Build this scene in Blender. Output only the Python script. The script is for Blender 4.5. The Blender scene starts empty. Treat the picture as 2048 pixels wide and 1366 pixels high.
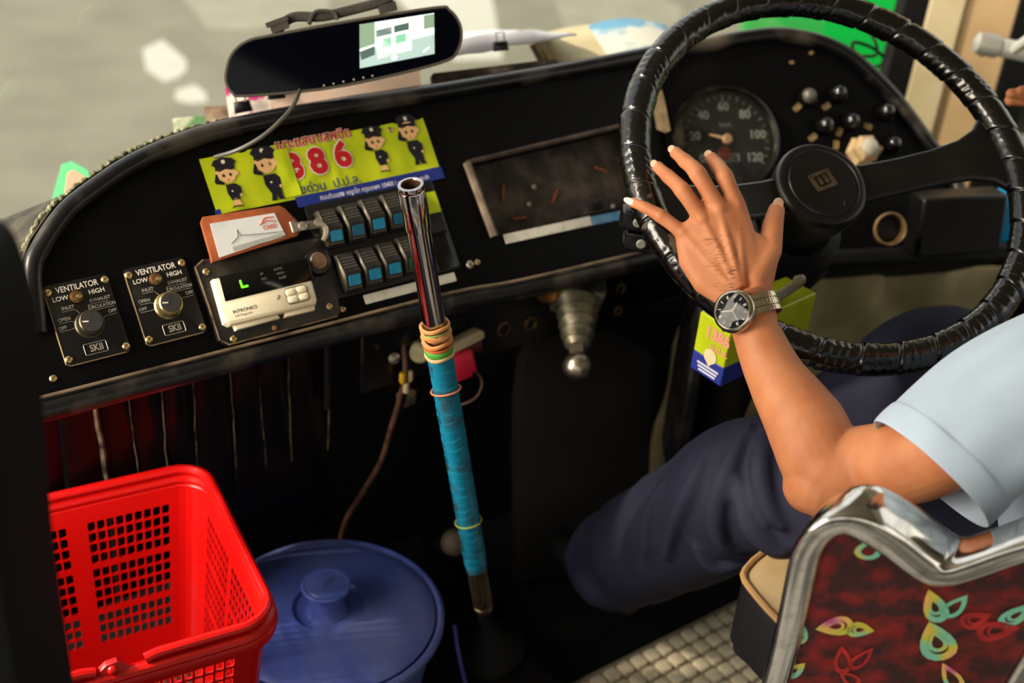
import bpy, bmesh, math, random
from mathutils import Vector, Matrix, noise
random.seed(7)
SC = bpy.context.scene
COL = SC.collection
V3 = Vector
PI = math.pi

# ---------------------------------------------------------------- camera, sky, sun, exposure
def look_matrix(pitch, yaw, roll):
    p, y, r = math.radians(pitch), math.radians(yaw), math.radians(roll)
    F = V3((math.sin(y)*math.cos(p), math.cos(y)*math.cos(p), -math.sin(p)))
    R0 = V3((math.cos(y), -math.sin(y), 0)); U0 = R0.cross(F)
    R = R0*math.cos(r)-U0*math.sin(r); U = R0*math.sin(r)+U0*math.cos(r)
    return Matrix((R, U, -F)).transposed().to_4x4()
cam = bpy.data.cameras.new('camera'); cam_o = bpy.data.objects.new('camera', cam); COL.objects.link(cam_o)
cam.sensor_width = 36; cam.lens = 42; cam.clip_start = .02; cam.clip_end = 200
cam_o.matrix_world = Matrix.Translation((0, 0, 1.44)) @ look_matrix(30.18, 37.77, -4.54)
cam.dof.use_dof = True; cam.dof.focus_distance = 1.36; cam.dof.aperture_fstop = 3.0
SC.camera = cam_o

W = bpy.data.worlds.new('daylight'); SC.world = W; W.use_nodes = True
nt = W.node_tree; nt.nodes.clear()
wo = nt.nodes.new('ShaderNodeOutputWorld'); bg = nt.nodes.new('ShaderNodeBackground')
tc = nt.nodes.new('ShaderNodeTexCoord'); sx = nt.nodes.new('ShaderNodeSeparateXYZ'); rp = nt.nodes.new('ShaderNodeValToRGB')
rp.color_ramp.elements[0].position = .0; rp.color_ramp.elements[0].color = (.30, .28, .23, 1)
rp.color_ramp.elements[1].position = 1; rp.color_ramp.elements[1].color = (.62, .70, .80, 1)
e = rp.color_ramp.elements.new(.12); e.color = (1.0, .93, .80, 1)
nt.links.new(tc.outputs['Generated'], sx.inputs[0]); nt.links.new(sx.outputs['Z'], rp.inputs[0])
nt.links.new(rp.outputs[0], bg.inputs[0]); nt.links.new(bg.outputs[0], wo.inputs[0])
bg.inputs[1].default_value = 1.7

def add_sun(name, to_sun, energy, angle, col):
    l = bpy.data.lights.new(name, 'SUN'); l.energy = energy; l.angle = math.radians(angle); l.color = col
    o = bpy.data.objects.new(name, l); COL.objects.link(o)
    o.matrix_world = V3(to_sun).to_track_quat('Z', 'Y').to_matrix().to_4x4()
add_sun('sun', (-.75, .34, .62), 5.5, 4, (1, .87, .68))
def add_area(name, loc, aim, sx_, sy_, power, col):
    l = bpy.data.lights.new(name, 'AREA'); l.shape = 'RECTANGLE'; l.size = sx_; l.size_y = sy_; l.energy = power; l.color = col
    o = bpy.data.objects.new(name, l); COL.objects.link(o)
    d = V3(aim)-V3(loc)
    o.matrix_world = Matrix.Translation(loc) @ (-d).to_track_quat('Z', 'Y').to_matrix().to_4x4()
# daylight that comes in at the open front door on the left and at the door windows behind it
add_area('door_daylight', (-.92, 1.12, 1.32), (.9, .8, .75), 1.0, 1.4, 82, (1, .88, .72))

SC.view_settings.view_transform = 'Standard'; SC.view_settings.look = 'None'
SC.view_settings.gamma = 1; SC.view_settings.use_curve_mapping = False
SC.view_settings.exposure = 0.0

# ---------------------------------------------------------------- materials
def lin(h):
    h = h.lstrip('#'); o = []
    for i in (0, 2, 4):
        v = int(h[i:i+2], 16)/255; o.append(v/12.92 if v <= .04045 else ((v+.055)/1.055)**2.4)
    return (*o, 1)
MATS = {}
def mat(name, col, rough=.5, metal=0, spec=.5, mix=None, bump=None, coat=0, emit=0, sheen=0, sss=0, nscale=None):
    """procedural principled material; mix=(other colour, noise scale, low, high); bump=(scale, strength)"""
    if name in MATS: return MATS[name]
    m = bpy.data.materials.new(name); m.use_nodes = True; n = m.node_tree.nodes; L = m.node_tree.links
    b = n['Principled BSDF']; col = lin(col) if isinstance(col, str) else col
    b.inputs['Base Color'].default_value = col; b.inputs['Roughness'].default_value = rough
    b.inputs['Metallic'].default_value = metal; b.inputs['Specular IOR Level'].default_value = spec
    b.inputs['Coat Weight'].default_value = coat; b.inputs['Sheen Weight'].default_value = sheen
    if sss:
        b.inputs['Subsurface Weight'].default_value = sss; b.inputs['Subsurface Radius'].default_value = (.012, .004, .002)
        b.inputs['Subsurface Scale'].default_value = .6
    if emit:
        b.inputs['Emission Color'].default_value = col; b.inputs['Emission Strength'].default_value = emit
    t = n.new('ShaderNodeTexCoord')
    def nz(scale, detail=5):
        q = n.new('ShaderNodeTexNoise'); q.inputs['Scale'].default_value = scale; q.inputs['Detail'].default_value = detail
        if nscale:
            mp = n.new('ShaderNodeMapping'); mp.inputs['Scale'].default_value = nscale
            L.new(t.outputs['Object'], mp.inputs[0]); L.new(mp.outputs[0], q.inputs['Vector'])
        else: L.new(t.outputs['Object'], q.inputs['Vector'])
        return q
    if mix:
        q = nz(mix[1]); r = n.new('ShaderNodeValToRGB')
        r.color_ramp.elements[0].position = mix[2]; r.color_ramp.elements[1].position = mix[3]
        r.color_ramp.elements[0].color = col; r.color_ramp.elements[1].color = lin(mix[0])
        L.new(q.outputs['Fac'], r.inputs[0]); L.new(r.outputs[0], b.inputs['Base Color'])
        if len(mix) > 4:
            r2 = n.new('ShaderNodeMapRange'); r2.inputs['From Min'].default_value = mix[2]; r2.inputs['From Max'].default_value = mix[3]
            r2.inputs['To Min'].default_value = rough; r2.inputs['To Max'].default_value = mix[4]
            L.new(q.outputs['Fac'], r2.inputs[0]); L.new(r2.outputs[0], b.inputs['Roughness'])
    if bump:
        q = nz(bump[0]); bp = n.new('ShaderNodeBump'); bp.inputs['Strength'].default_value = bump[1]; bp.inputs['Distance'].default_value = .002
        L.new(q.outputs['Fac'], bp.inputs['Height']); L.new(bp.outputs[0], b.inputs['Normal'])
    MATS[name] = m; return m
def glass(name, tint=(1, 1, 1, 1), refl=.06, rough=.02, edge=.7):
    if name in MATS: return MATS[name]
    m = bpy.data.materials.new(name); m.use_nodes = True; n = m.node_tree.nodes; L = m.node_tree.links
    n.clear(); o = n.new('ShaderNodeOutputMaterial'); mx = n.new('ShaderNodeMixShader'); tr = n.new('ShaderNodeBsdfTransparent'); g = n.new('ShaderNodeBsdfGlossy')
    lw = n.new('ShaderNodeLayerWeight'); lw.inputs[0].default_value = .25; mr = n.new('ShaderNodeMapRange')
    mr.inputs['To Min'].default_value = refl; mr.inputs['To Max'].default_value = edge
    tr.inputs[0].default_value = tint; g.inputs['Roughness'].default_value = rough
    L.new(lw.outputs['Facing'], mr.inputs[0]); L.new(mr.outputs[0], mx.inputs[0]); L.new(tr.outputs[0], mx.inputs[1]); L.new(g.outputs[0], mx.inputs[2]); L.new(mx.outputs[0], o.inputs[0])
    MATS[name] = m; return m

# ---------------------------------------------------------------- mesh helpers
def frame(o, x, y):
    x = V3(x).normalized(); y = V3(y); y = (y-x*y.dot(x)).normalized(); z = x.cross(y)
    m = Matrix((x, y, z)).transposed().to_4x4(); m.translation = V3(o); return m
def axis_frame(o, z, hint=(1, 0, 0)):
    z = V3(z).normalized(); x = V3(hint); x = x-z*x.dot(z)
    if x.length < 1e-4: x = V3((0, 1, 0)); x = x-z*x.dot(z)
    x.normalize(); m = Matrix((x, z.cross(x), z)).transposed().to_4x4(); m.translation = V3(o); return m
def rz(a): return Matrix.Rotation(math.radians(a), 4, 'Z')
def T(x, y, z=0): return Matrix.Translation((x, y, z))
def spline(pts, n=8, closed=False):
    P = [V3(p) for p in pts]; o = []; N = len(P)
    for i in range(N if closed else N-1):
        a = P[(i-1) % N] if closed or i else P[0]*2-P[1]
        b, c = P[i], P[(i+1) % N]; d = P[(i+2) % N] if closed or i+2 < N else P[-1]*2-P[-2]
        for k in range(n):
            t = k/n; o.append(.5*((2*b)+(c-a)*t+(2*a-5*b+4*c-d)*t*t+(3*b-a-3*c+d)*t**3))
    if not closed: o.append(P[-1])
    return o
def rrect(w, h, r, n=5):
    o = []
    for cx, cy, a in ((w/2-r, h/2-r, 0), (-w/2+r, h/2-r, 90), (-w/2+r, -h/2+r, 180), (w/2-r, -h/2+r, 270)):
        for k in range(n+1):
            t = math.radians(a+90*k/n); o.append((cx+r*math.cos(t), cy+r*math.sin(t)))
    return o
def circ(r, n=24, cx=0, cy=0, sy=1): return [(cx+r*math.cos(2*PI*k/n), cy+sy*r*math.sin(2*PI*k/n)) for k in range(n)]
class MB:
    def __init__(s): s.v = []; s.f = []
    def add(s, vs, fs, M=None):
        b = len(s.v); s.v += [tuple(M @ V3(p)) if M else tuple(p) for p in vs]; s.f += [tuple(b+i for i in f) for f in fs]; return s
    def box(s, sx, sy, sz, M=None, c=(0, 0, 0)):
        x, y, z = sx/2, sy/2, sz/2
        vs = [(c[0]+a*x, c[1]+b*y, c[2]+d*z) for d in (-1, 1) for b in (-1, 1) for a in (-1, 1)]
        return s.add(vs, [(0, 2, 3, 1), (4, 5, 7, 6), (0, 1, 5, 4), (2, 6, 7, 3), (0, 4, 6, 2), (1, 3, 7, 5)], M)
    def prism(s, o, z0, z1, M=None, bev=0, top=None):
        """outline o (x,y) from z0 to z1, top edge chamfered by bev"""
        n = len(o); cx = sum(p[0] for p in o)/n; cy = sum(p[1] for p in o)/n
        lv = [(o, z0), (o, z1)] if not bev else [(o, z0), (o, z1-bev), (inset(o, bev*.3), z1-bev*.3), (inset(o, bev), z1)]
        vs = []; fs = []
        for q, z in lv: vs += [(p[0], p[1], z) for p in q]
        for k in range(len(lv)-1):
            for i in range(n):
                j = (i+1) % n; fs.append((k*n+i, k*n+j, (k+1)*n+j, (k+1)*n+i))
        fs.append(tuple(range(n))[::-1]); fs.append(tuple((len(lv)-1)*n+i for i in range(n)))
        return s.add(vs, fs, M)
    def flat(s, o, z=0, M=None): return s.add([(p[0], p[1], z) for p in o], [tuple(range(len(o)))], M)
    def lathe(s, prof, n=32, M=None, cap=True):
        vs = []; fs = []
        for r, z in prof: vs += [(r*math.cos(2*PI*k/n), r*math.sin(2*PI*k/n), z) for k in range(n)]
        for i in range(len(prof)-1):
            for k in range(n):
                j = (k+1) % n; fs.append((i*n+k, i*n+j, (i+1)*n+j, (i+1)*n+k))
        if cap:
            fs.append(tuple(range(n))[::-1]); fs.append(tuple((len(prof)-1)*n+k for k in range(n)))
        return s.add(vs, fs, M)
    def tube(s, pts, r, n=10, closed=False, M=None, flat=None, up=None, cap=True):
        """tube along pts; r number or list; flat=(a,b) scales of the section along side / up"""
        P = [V3(p) for p in pts]; N = len(P); R = r if isinstance(r, (list, tuple)) else [r]*N
        tan = []
        for i in range(N):
            a = P[i-1] if (i or closed) else P[0]; b = P[(i+1) % N] if (i+1 < N or closed) else P[-1]
            t = b-a; tan.append(t.normalized() if t.length > 1e-9 else V3((0, 0, 1)))
        u = V3(up) if up else (V3((0, 0, 1)) if abs(tan[0].z) < .9 else V3((1, 0, 0)))
        vs = []; fs = []; fa = flat or (1, 1)
        for i in range(N):
            if up: u = V3(up)
            u = u-tan[i]*u.dot(tan[i])
            u.normalize(); w = tan[i].cross(u)
            for k in range(n):
                a = 2*PI*k/n; vs.append(P[i]+w*(math.cos(a)*R[i]*fa[0])+u*(math.sin(a)*R[i]*fa[1]))
        for i in range(N if closed else N-1):
            for k in range(n):
                j = (k+1) % n; i2 = (i+1) % N; fs.append((i*n+k, i*n+j, i2*n+j, i2*n+k))
        if cap and not closed:
            fs.append(tuple(range(n))[::-1]); fs.append(tuple((N-1)*n+k for k in range(n)))
        return s.add(vs, fs, M)
    def ball(s, r, M=None, n=20, m=12, sc=(1, 1, 1)):
        vs = [(0, 0, -r*sc[2])]; fs = []
        for i in range(1, m):
            a = PI*i/m-PI/2
            vs += [(r*sc[0]*math.cos(a)*math.cos(2*PI*k/n), r*sc[1]*math.cos(a)*math.sin(2*PI*k/n), r*sc[2]*math.sin(a)) for k in range(n)]
        vs.append((0, 0, r*sc[2])); e = len(vs)-1
        for k in range(n):
            j = (k+1) % n; fs.append((0, 1+j, 1+k)); fs.append((e, e-n+k, e-n+j))
            for i in range(m-2): fs.append((1+i*n+k, 1+i*n+j, 1+(i+1)*n+j, 1+(i+1)*n+k))
        return s.add(vs, fs, M)
    def text(s, body, size, M, off=0, align='CENTER', xs=1, thick=0):
        c = bpy.data.curves.new('t', 'FONT'); c.body = body; c.size = size; c.align_x = align; c.align_y = 'CENTER'
        c.offset = off; c.resolution_u = 3; c.extrude = thick
        o = bpy.data.objects.new('t', c); COL.objects.link(o)
        dg = bpy.context.evaluated_depsgraph_get(); me = bpy.data.meshes.new_from_object(o.evaluated_get(dg))
        s.add([(v.co.x*xs, v.co.y, v.co.z) for v in me.vertices], [tuple(p.vertices) for p in me.polygons], M)
        bpy.data.objects.remove(o); bpy.data.curves.remove(c); bpy.data.meshes.remove(me); return s
    def warp(s, fn): s.v = [fn(p) for p in s.v]; return s
    def mesh(s, name, m, smooth=True, ang=35):
        me = bpy.data.meshes.new(name); me.from_pydata(s.v, [], s.f)
        bm = bmesh.new(); bm.from_mesh(me); bmesh.ops.recalc_face_normals(bm, faces=bm.faces); bm.to_mesh(me); bm.free()
        me.materials.append(m)
        if smooth:
            for p in me.polygons: p.use_smooth = True
            me.set_sharp_from_angle(angle=math.radians(ang))
        return me
    def build(s, name, m, parent=None, world=False, bev=0, solid=0, smooth=True, ang=35, mats=None):
        o = bpy.data.objects.new(name, s.mesh(name, m, smooth, ang)); COL.objects.link(o)
        if parent:
            o.parent = parent
            if world: o.matrix_basis = wm(parent).inverted()
        if bev:
            b = o.modifiers.new('bevel', 'BEVEL'); b.width = bev; b.segments = 2; b.limit_method = 'ANGLE'; b.angle_limit = math.radians(40)
        if solid:
            b = o.modifiers.new('solid', 'SOLIDIFY'); b.thickness = solid; b.offset = 0
        return o
def inset(o, d):
    n = len(o); r = []
    ar = sum(o[i][0]*o[(i+1) % n][1]-o[(i+1) % n][0]*o[i][1] for i in range(n)); sg = 1 if ar > 0 else -1
    for i in range(n):
        a, b, c = o[i-1], o[i], o[(i+1) % n]
        e1 = V3((b[0]-a[0], b[1]-a[1], 0)); e2 = V3((c[0]-b[0], c[1]-b[1], 0))
        if e1.length < 1e-9: e1 = e2
        if e2.length < 1e-9: e2 = e1
        e1.normalize(); e2.normalize()
        nn = V3((-e1.y-e2.y, e1.x+e2.x, 0)); nn = nn.normalized() if nn.length > 1e-6 else V3((0, 0, 0))
        r.append((b[0]+sg*nn.x*d, b[1]+sg*nn.y*d))
    return r
def wm(o):
    m = o.matrix_basis.copy()
    while o.parent: o = o.parent; m = o.matrix_basis @ m
    return m
def tag(o, label, cat, group=None):
    o['label'] = label; o['category'] = cat
    if group: o['group'] = group
    return o
def thing(name, label, cat, M=None, group=None):
    o = bpy.data.objects.new(name, None); COL.objects.link(o); o.empty_display_size = .05
    o.matrix_basis = M.copy() if M else Matrix()
    return tag(o, label, cat, group)
def solo(name, mb, m, label, cat, M=None, group=None, **k):
    o = mb.build(name, m, **k)
    if M: o.matrix_basis = M.copy()
    return tag(o, label, cat, group)
def struct(name, mb, m, **k):
    o = mb.build(name, m, **k); o['kind'] = 'structure'; return o
def dup(root, M, label, group=None):
    r = root.copy(); COL.objects.link(r); r.matrix_basis = M.copy(); r['label'] = label
    if group: r['group'] = group
    for ch in list(root.children):
        c = ch.copy(); COL.objects.link(c); c.parent = r
        for g in list(ch.children):
            d = g.copy(); COL.objects.link(d); d.parent = c
    return r

# shared materials
black = mat('black_vinyl', '#030304', .45, spec=.12, mix=('#060505', 9, .5, .75, .6), bump=(260, .12))
gloss = mat('black_gloss', '#040405', .25, mix=('#151310', 14, .58, .8, .5))
dusty = mat('dusty_black', '#060505', .5, spec=.3, mix=('#1e1812', 22, .5, .85, .75), bump=(140, .15))
matte = mat('matte_black', '#040405', .75, spec=.25)
plastic = mat('black_plastic', '#0a0a0b', .35, bump=(300, .06))
steel = mat('steel', '#b9b0a0', .28, 1, mix=('#7d7263', 90, .45, .7, .5))
chrome = mat('chrome', '#d6d3cd', .07, 1)
brass = mat('brass_screw', '#c8ab78', .3, 1)
white_print = mat('white_print', '#d9d4c8', .6)
grey_print = mat('grey_print', '#8f8b83', .6)
cream = mat('cream_plastic', '#e3d9bd', .42, mix=('#d2c39d', 12, .45, .8), bump=(200, .03))
paperw = mat('white_tape', '#d8d3c6', .6, mix=('#bdb5a2', 60, .5, .8))

# ---------------------------------------------------------------- setting
road_m = mat('asphalt', '#7f7a69', .9, mix=('#716c5b', 2.2, .35, .7), bump=(30, .3))
paint_m = mat('road_paint', '#b9b5a8', .8, mix=('#aaa698', 9, .5, .8))
pale_m = mat('worn_road_paint', '#918c7a', .85, mix=('#858070', 3, .4, .7))
struct('road', MB().add([(-30, -30, -1), (60, -30, -1), (60, 80, -1), (-30, 80, -1)], [(0, 1, 2, 3)]), road_m)
def mark(name, pts, label, m=paint_m):
    o = MB().prism(pts, -1.0, -.996).build(name, m); o['kind'] = 'structure'; return o
mark('road_marking', [(2.628, 7.554), (2.825, 7.713), (2.80, 7.25), (2.731, 7.06), (2.62, 6.93), (2.518, 6.888), (2.50, 7.15)], '')
mark('road_marking', [(2.453, 6.57), (2.52, 6.72), (2.662, 6.774), (2.66, 6.6), (2.605, 6.45), (2.50, 6.47)], '')
mark('road_stripe', [(3.36, 8.75), (3.20, 7.83), (3.45, 7.68), (4.10, 7.75), (4.55, 8.6), (4.6, 9.4), (3.45, 9.8)], '', pale_m)
mark('road_stripe', [(4.95, 8.4), (4.40, 6.55), (4.73, 6.45), (5.553, 7.769), (5.9, 8.6)], '', paint_m)
mark('road_stripe', [(6.04, 7.587), (5.35, 6.5), (6.0, 6.1), (6.9, 7.0), (7.0, 7.5), (6.6, 8.6)], '', pale_m)
curb = solo('concrete_curb', MB().box(30, .5, .16, T(0, 13.5, -.92) @ rz(-8)), mat('concrete', '#b5ae9c', .9, mix=('#8d8676', 3, .4, .7)), 'pale concrete kerb along the far side of the road', 'kerb', bev=.02)

floor_m = mat('rubber_floor', '#060606', .8, spec=.2, bump=(90, .3))
aisle_m = mat('aisle_vinyl', '#8d8d8a', .55, mix=('#4f4e4c', 3.5, .42, .58))
shell = mat('bus_lining', '#a09a8a', .7, mix=('#8d8777', 4, .4, .7))
struct('floor', MB().box(3.2, 1.5, .06, None, (.95, 1.1, -.03)), floor_m)
struct('floor', MB().box(3.2, 3.65, .06, None, (.95, -1.48, -.03)), aisle_m)
struct('ceiling', MB().box(3.2, 4.9, .05, None, (.95, -.85, 2.02)), shell)
struct('wall_back', MB().box(3.2, .05, .95, None, (.95, -3.3, .45)).box(3.2, .05, .4, None, (.95, -3.3, 1.82)), shell)
# right flank: lower panel, posts and header around the driver's window
struct('wall_right', MB().box(.05, 5.1, .62, None, (2.3, -.85, .31)).box(.05, 5.1, .35, None, (2.3, -.85, 1.85)).box(.06, .3, 1.2, None, (2.3, -1.2, 1.1)), shell)
# left flank: open door at the front, panels behind it
struct('wall_left', MB().box(.05, 3.0, 1.0, None, (-.62, -1.8, .5)).box(.05, 4.7, .35, None, (-.62, -.95, 1.85)).box(.06, .12, 2, None, (-.62, -.3, 1)).box(.06, .12, 2, None, (-.62, 1.62, 1)), shell)
# bulkhead below the windscreen, deck of the footwell
struct('wall_front', MB().box(2.95, .05, 1.0, None, (.85, 1.85, .05)).box(1.75, .04, .75, None, (1.35, 1.45, .25)), floor_m)
struct('window_1', MB().add([(-.55, 1.86, .56), (2.28, 1.86, .56), (2.28, 1.66, 1.86), (-.55, 1.66, 1.86)], [(0, 1, 2, 3)]), glass('window_glass', (.98, .99, .97, 1), .03))
struct('window_2', MB().add([(2.3, -1.05, .63), (2.3, 1.36, .63), (2.3, 1.36, 1.67), (2.3, -1.05, 1.67)], [(0, 1, 2, 3)]), glass('window_glass'))
# front right pillar: black rubber seal, cream face, darker cream face, dark guide channel
def pillar(name, x0, x1, d0, d1, m):
    pass
def post(name, a, b, m):
    """vertical-ish post between bottom quad a and top quad b"""
    o = MB().add(list(a)+list(b), [(0, 1, 2, 3)[::-1], (4, 5, 6, 7), (0, 1, 5, 4), (1, 2, 6, 5), (2, 3, 7, 6), (3, 0, 4, 7)]).build(name, m, bev=.004, smooth=False)
    o['kind'] = 'structure'; return o
P0 = V3((1.94, 1.50, 0)); lean = V3((.16, .10, 1))
def pl(p, z): return V3((p[0], p[1], 0))+lean*z
def pq(pts): return [pl(p, .1) for p in pts], [pl(p, 1.95) for p in pts]
cream_m = mat('cream_paint', '#d8c9a4', .45, mix=('#c6b48a', 6, .45, .75), bump=(60, .05))
cream_dark_m = mat('cream_paint_dark', '#c9ab80', .5, mix=('#b3946b', 6, .45, .75))
A_, B_, C_, D_ = (1.852, 1.338), (1.886, 1.306), (1.934, 1.258), (2.006, 1.192)
post('trim_1', *pq([(A_[0], A_[1]), (B_[0], B_[1]), (B_[0]+.05, B_[1]+.05), (A_[0]+.04, A_[1]+.05)]), matte)
post('trim_2', *pq([B_, C_, (C_[0]+.03, C_[1]+.05), (B_[0]+.05, B_[1]+.06)]), cream_m)
post('trim_3', *pq([(C_[0]+.005, C_[1]+.012), (D_[0], D_[1]), (D_[0]+.04, D_[1]+.05), (C_[0]+.05, C_[1]+.06)]), cream_dark_m)
post('trim_4', *pq([(D_[0], D_[1]), (D_[0]+.045, D_[1]-.04), (D_[0]+.085, D_[1]+.0), (D_[0]+.04, D_[1]+.05)]), matte)
struct('trim_5', MB().tube([(-.55, 1.85, .57), (2.28, 1.85, .57)], .025, 8), matte)

# raised cover over the engine, on which the basket, the pot and the lever boot stand
solo('engine_cover', MB().box(1.5, 1.04, .08, None, (.16, .875, .0405)), dusty, 'low black engine cover carrying the red basket, the pot and the gear lever', 'engine cover', bev=.02)
# white nubby mat on the driver's floor
mb = MB()
nx, ny = 27, 27; px_, py_ = .0285, .030
for i in range(nx):
    for j in range(ny):
        x = 1.0+px_*(i-4); y = .992-py_*j
        mb.prism(rrect(px_*.86, py_*.84, .006, 2), .001, .010+.002*random.random(), T(x, y) @ rz(random.uniform(-4, 4)), .004)
mat_o = thing('floor_mat', 'cream floor mat of small rounded blocks beside the driver seat', 'mat', T(1.27, .6, 0))
mb.build('mat_blocks', mat('mat_cream', '#c4b89d', .8, mix=('#a2967d', 30, .45, .75), bump=(160, .3)), mat_o, world=True)
MB().box(.80, .83, .003, None, (1.27, .6, .002)).build('mat_backing', mat('mat_backing', '#7d725d', .9), mat_o, world=True)

# ---------------------------------------------------------------- dashboard
S = (0, .63970734, .76861858)
M1 = frame((0, 1.2813125, 1.06484296-.3), (1, 0, 0), S)
M2 = frame((1.272, 1.2813125, 1.06484296-.3), (.92253809, -.38590604, 0), (.2350181, .56182885, .7931676))
D1 = [(.262, -.135), (.268, -.05), (.2837, .0229), (.3071, .0574), (.3424, .0904), (.3743, .1093), (.43, .1344), (.4782, .149), (.5334, .16), (.5818, .1645), (.66, .1679), (.765, .1695), (.8918, .1685), (1.0143, .1695), (1.1382, .171), (1.272, .173)]
D2 = [(0, .173), (.0749, .1866), (.1457, .2003), (.217, .2066), (.2872, .1941), (.3388, .1702), (.372, .1426), (.4127, .0993), (.4442, .056), (.4752, .0083), (.4957, -.0136), (.515, -.05), (.52, -.09)]
dash = thing('dashboard', 'long black vinyl dashboard with rounded ends below the windscreen', 'dashboard', M1)
def holed(outer, holes, M, depth, mb):
    """flat face with holes at z=0 plus outer side wall going back by depth"""
    bm = bmesh.new(); ed = []
    for lp in [outer]+holes:
        vs = [bm.verts.new((x, y, 0)) for x, y in lp]; ed += [bm.edges.new((vs[i], vs[(i+1) % len(vs)])) for i in range(len(vs))]
    bmesh.ops.triangle_fill(bm, use_beauty=True, use_dissolve=False, edges=ed)
    bm.verts.index_update()
    mb.add([v.co.copy() for v in bm.verts], [tuple(v.index for v in f.verts) for f in bm.faces], M); bm.free()
    for lp, d in [(outer, depth)]+[(h, .036) for h in holes]:
        n = len(lp); mb.add([(x, y, 0) for x, y in lp]+[(x, y, -d) for x, y in lp], [(i, (i+1) % n, n+(i+1) % n, n+i) for i in range(n)], M)
tray_o = [(.908, .046), (1.222, .056), (1.236, -.066), (.912, -.066)]
mb = MB()
out1 = D1+[(1.272, -.155), (1.05, -.150), (.80, -.140)]
holed(out1, [tray_o], None, .05, mb)
out2 = [(0, -.155)]+[(0, .173)]+D2[1:]+[(.50, -.16), (.3, -.17)]
M12 = M1.inverted() @ M2
holed(out2, [], M12, .05, mb)
mb.build('panel', black, dash, smooth=False)
tr = MB()
tr.flat(tray_o, -.035)
tr.build('tray_floor', mat('tray_dust', '#2b241f', .8, mix=('#574a3e', 30, .42, .72), bump=(120, .3)), dash)
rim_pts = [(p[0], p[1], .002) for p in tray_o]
MB().tube([rim_pts[1], rim_pts[0]], .004, 8).build('tray_edge', mat('dusty_edge', '#2c221a', .7, mix=('#5a4836', 40, .45, .7)), dash)
MB().tube([rim_pts[0], rim_pts[3]], .0065, 8).build('tray_edge', mat('lit_dusty_edge', '#5b4d3e', .7, mix=('#84745f', 40, .4, .7)), dash)  # dusty left lip; the light falling on it is put into its paler colour
# padded tube along the top edge
top_path = [M1 @ V3((x, y, .004)) for x, y in inset(D1+[(1.272, -.155)], .0150)[1:-2]]+[M2 @ V3((x, y, .004)) for x, y in inset([(0, -.155)]+D2+[(.4, -.2)], .0135)[1:-1]]
trim_m = mat('dash_trim', '#060608', .3, mix=('#5a5143', 9, .52, .82, .65), bump=(200, .08))
MB().tube(spline(top_path, 6), .0122, 14).build('edge_trim', trim_m, dash, world=True)
# lower lip
lip = [(.258, -.137, .0), (.3038, -.138, .0), (.5875, -.140, .0), (.8141, -.142, .0), (.9279, -.150, .0), (1.2013, -.158, .0), (1.272, -.16, .0)]
MB().tube(spline(lip, 5), .014, 12).build('lower_lip', mat('lip_vinyl', '#0a0a0b', .38, mix=('#4d4236', 16, .5, .8, .7), bump=(150, .12)), dash)
MB().tube(spline([(p[0], p[1]+.013, .012) for p in lip[:6]], 5), .0022, 6).build('lip_line', mat('lip_line', '#7b6a54', .45, mix=('#2a221b', 20, .45, .7)), dash)  # thin paler line along the upper side of the lip
# deck from the trim down to the windscreen
deck = MB()
tp = [M1 @ V3((x, y, -.012)) for x, y in D1[2:]]+[M2 @ V3((x, y, -.012)) for x, y in D2[1:9]]
dk = [V3((p.x, 1.84, .60)) if p.y > 1.2 else V3((p.x+.1, 1.8, .60)) for p in tp]
n = len(tp); deck.add(tp+dk, [(i, i+1, n+i+1, n+i) for i in range(n-1)])
deck.build('dash_deck', mat('deck', '#15130f', .85, mix=('#4b4435', 14, .45, .75)), dash, world=True)
def screw(r=.0044, h=.0026):
    return MB().lathe([(r*.6, 0), (r, .0002), (r, h*.4), (r*.75, h*.8), (r*.35, h), (r*.3, h*.55), (r*.05, h*.5)], 14)
sc_me = screw().mesh('screw', brass); sc_big = screw(.0062, .004).mesh('screw', steel)
def put(me, parent, M, name='screw'):
    o = bpy.data.objects.new(name, me); COL.objects.link(o); o.parent = parent; o.matrix_basis = M; return o
for x, y, b in ((.2736+.012, -.1057, 0), (.8604, -.0966, 1), (.8733, -.0958, 0), (.8072, .1126, 0), (.655, -.112, 0)):
    put(sc_big if b else sc_me, dash, T(x, y, 0))
# black switch plate under the rocker rows
MB().prism(rrect(.196, .13, .006, 3), 0, .004, T(.745, -.033), .0015).build('switch_plate', plastic, dash)
MB().prism(rrect(.026, .052, .003, 3), .004, .0055, T(.824, -.0705), .001).prism(rrect(.026, .004, .001, 2), .0055, .008, T(.824, -.044)).build('blank_cover', gloss, dash)
# paint chips and paper labels on the pod
chip = mat('label_paper', '#6f5a38', .7, mix=('#a08557', 60, .4, .7))
for k, (x, y, a) in enumerate(((.2317, .0711, 40), (.2835, .0722, 30), (.3544, .0375, -20), (.2533, .0204, 35), (.3017, .0289, 60), (.2937, .0071, 80), (.3703, -.0027, 60), (.2306, .1471, 0), (.2674, .1633, 20))):
    s = .85 if k < 7 else .45
    q = MB().prism(rrect(.018*s, .011*s, .002, 2), 0, .0012).build('paper_label', chip, dash); q.matrix_basis = M12 @ T(x, y, .0003) @ rz(a)
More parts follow.
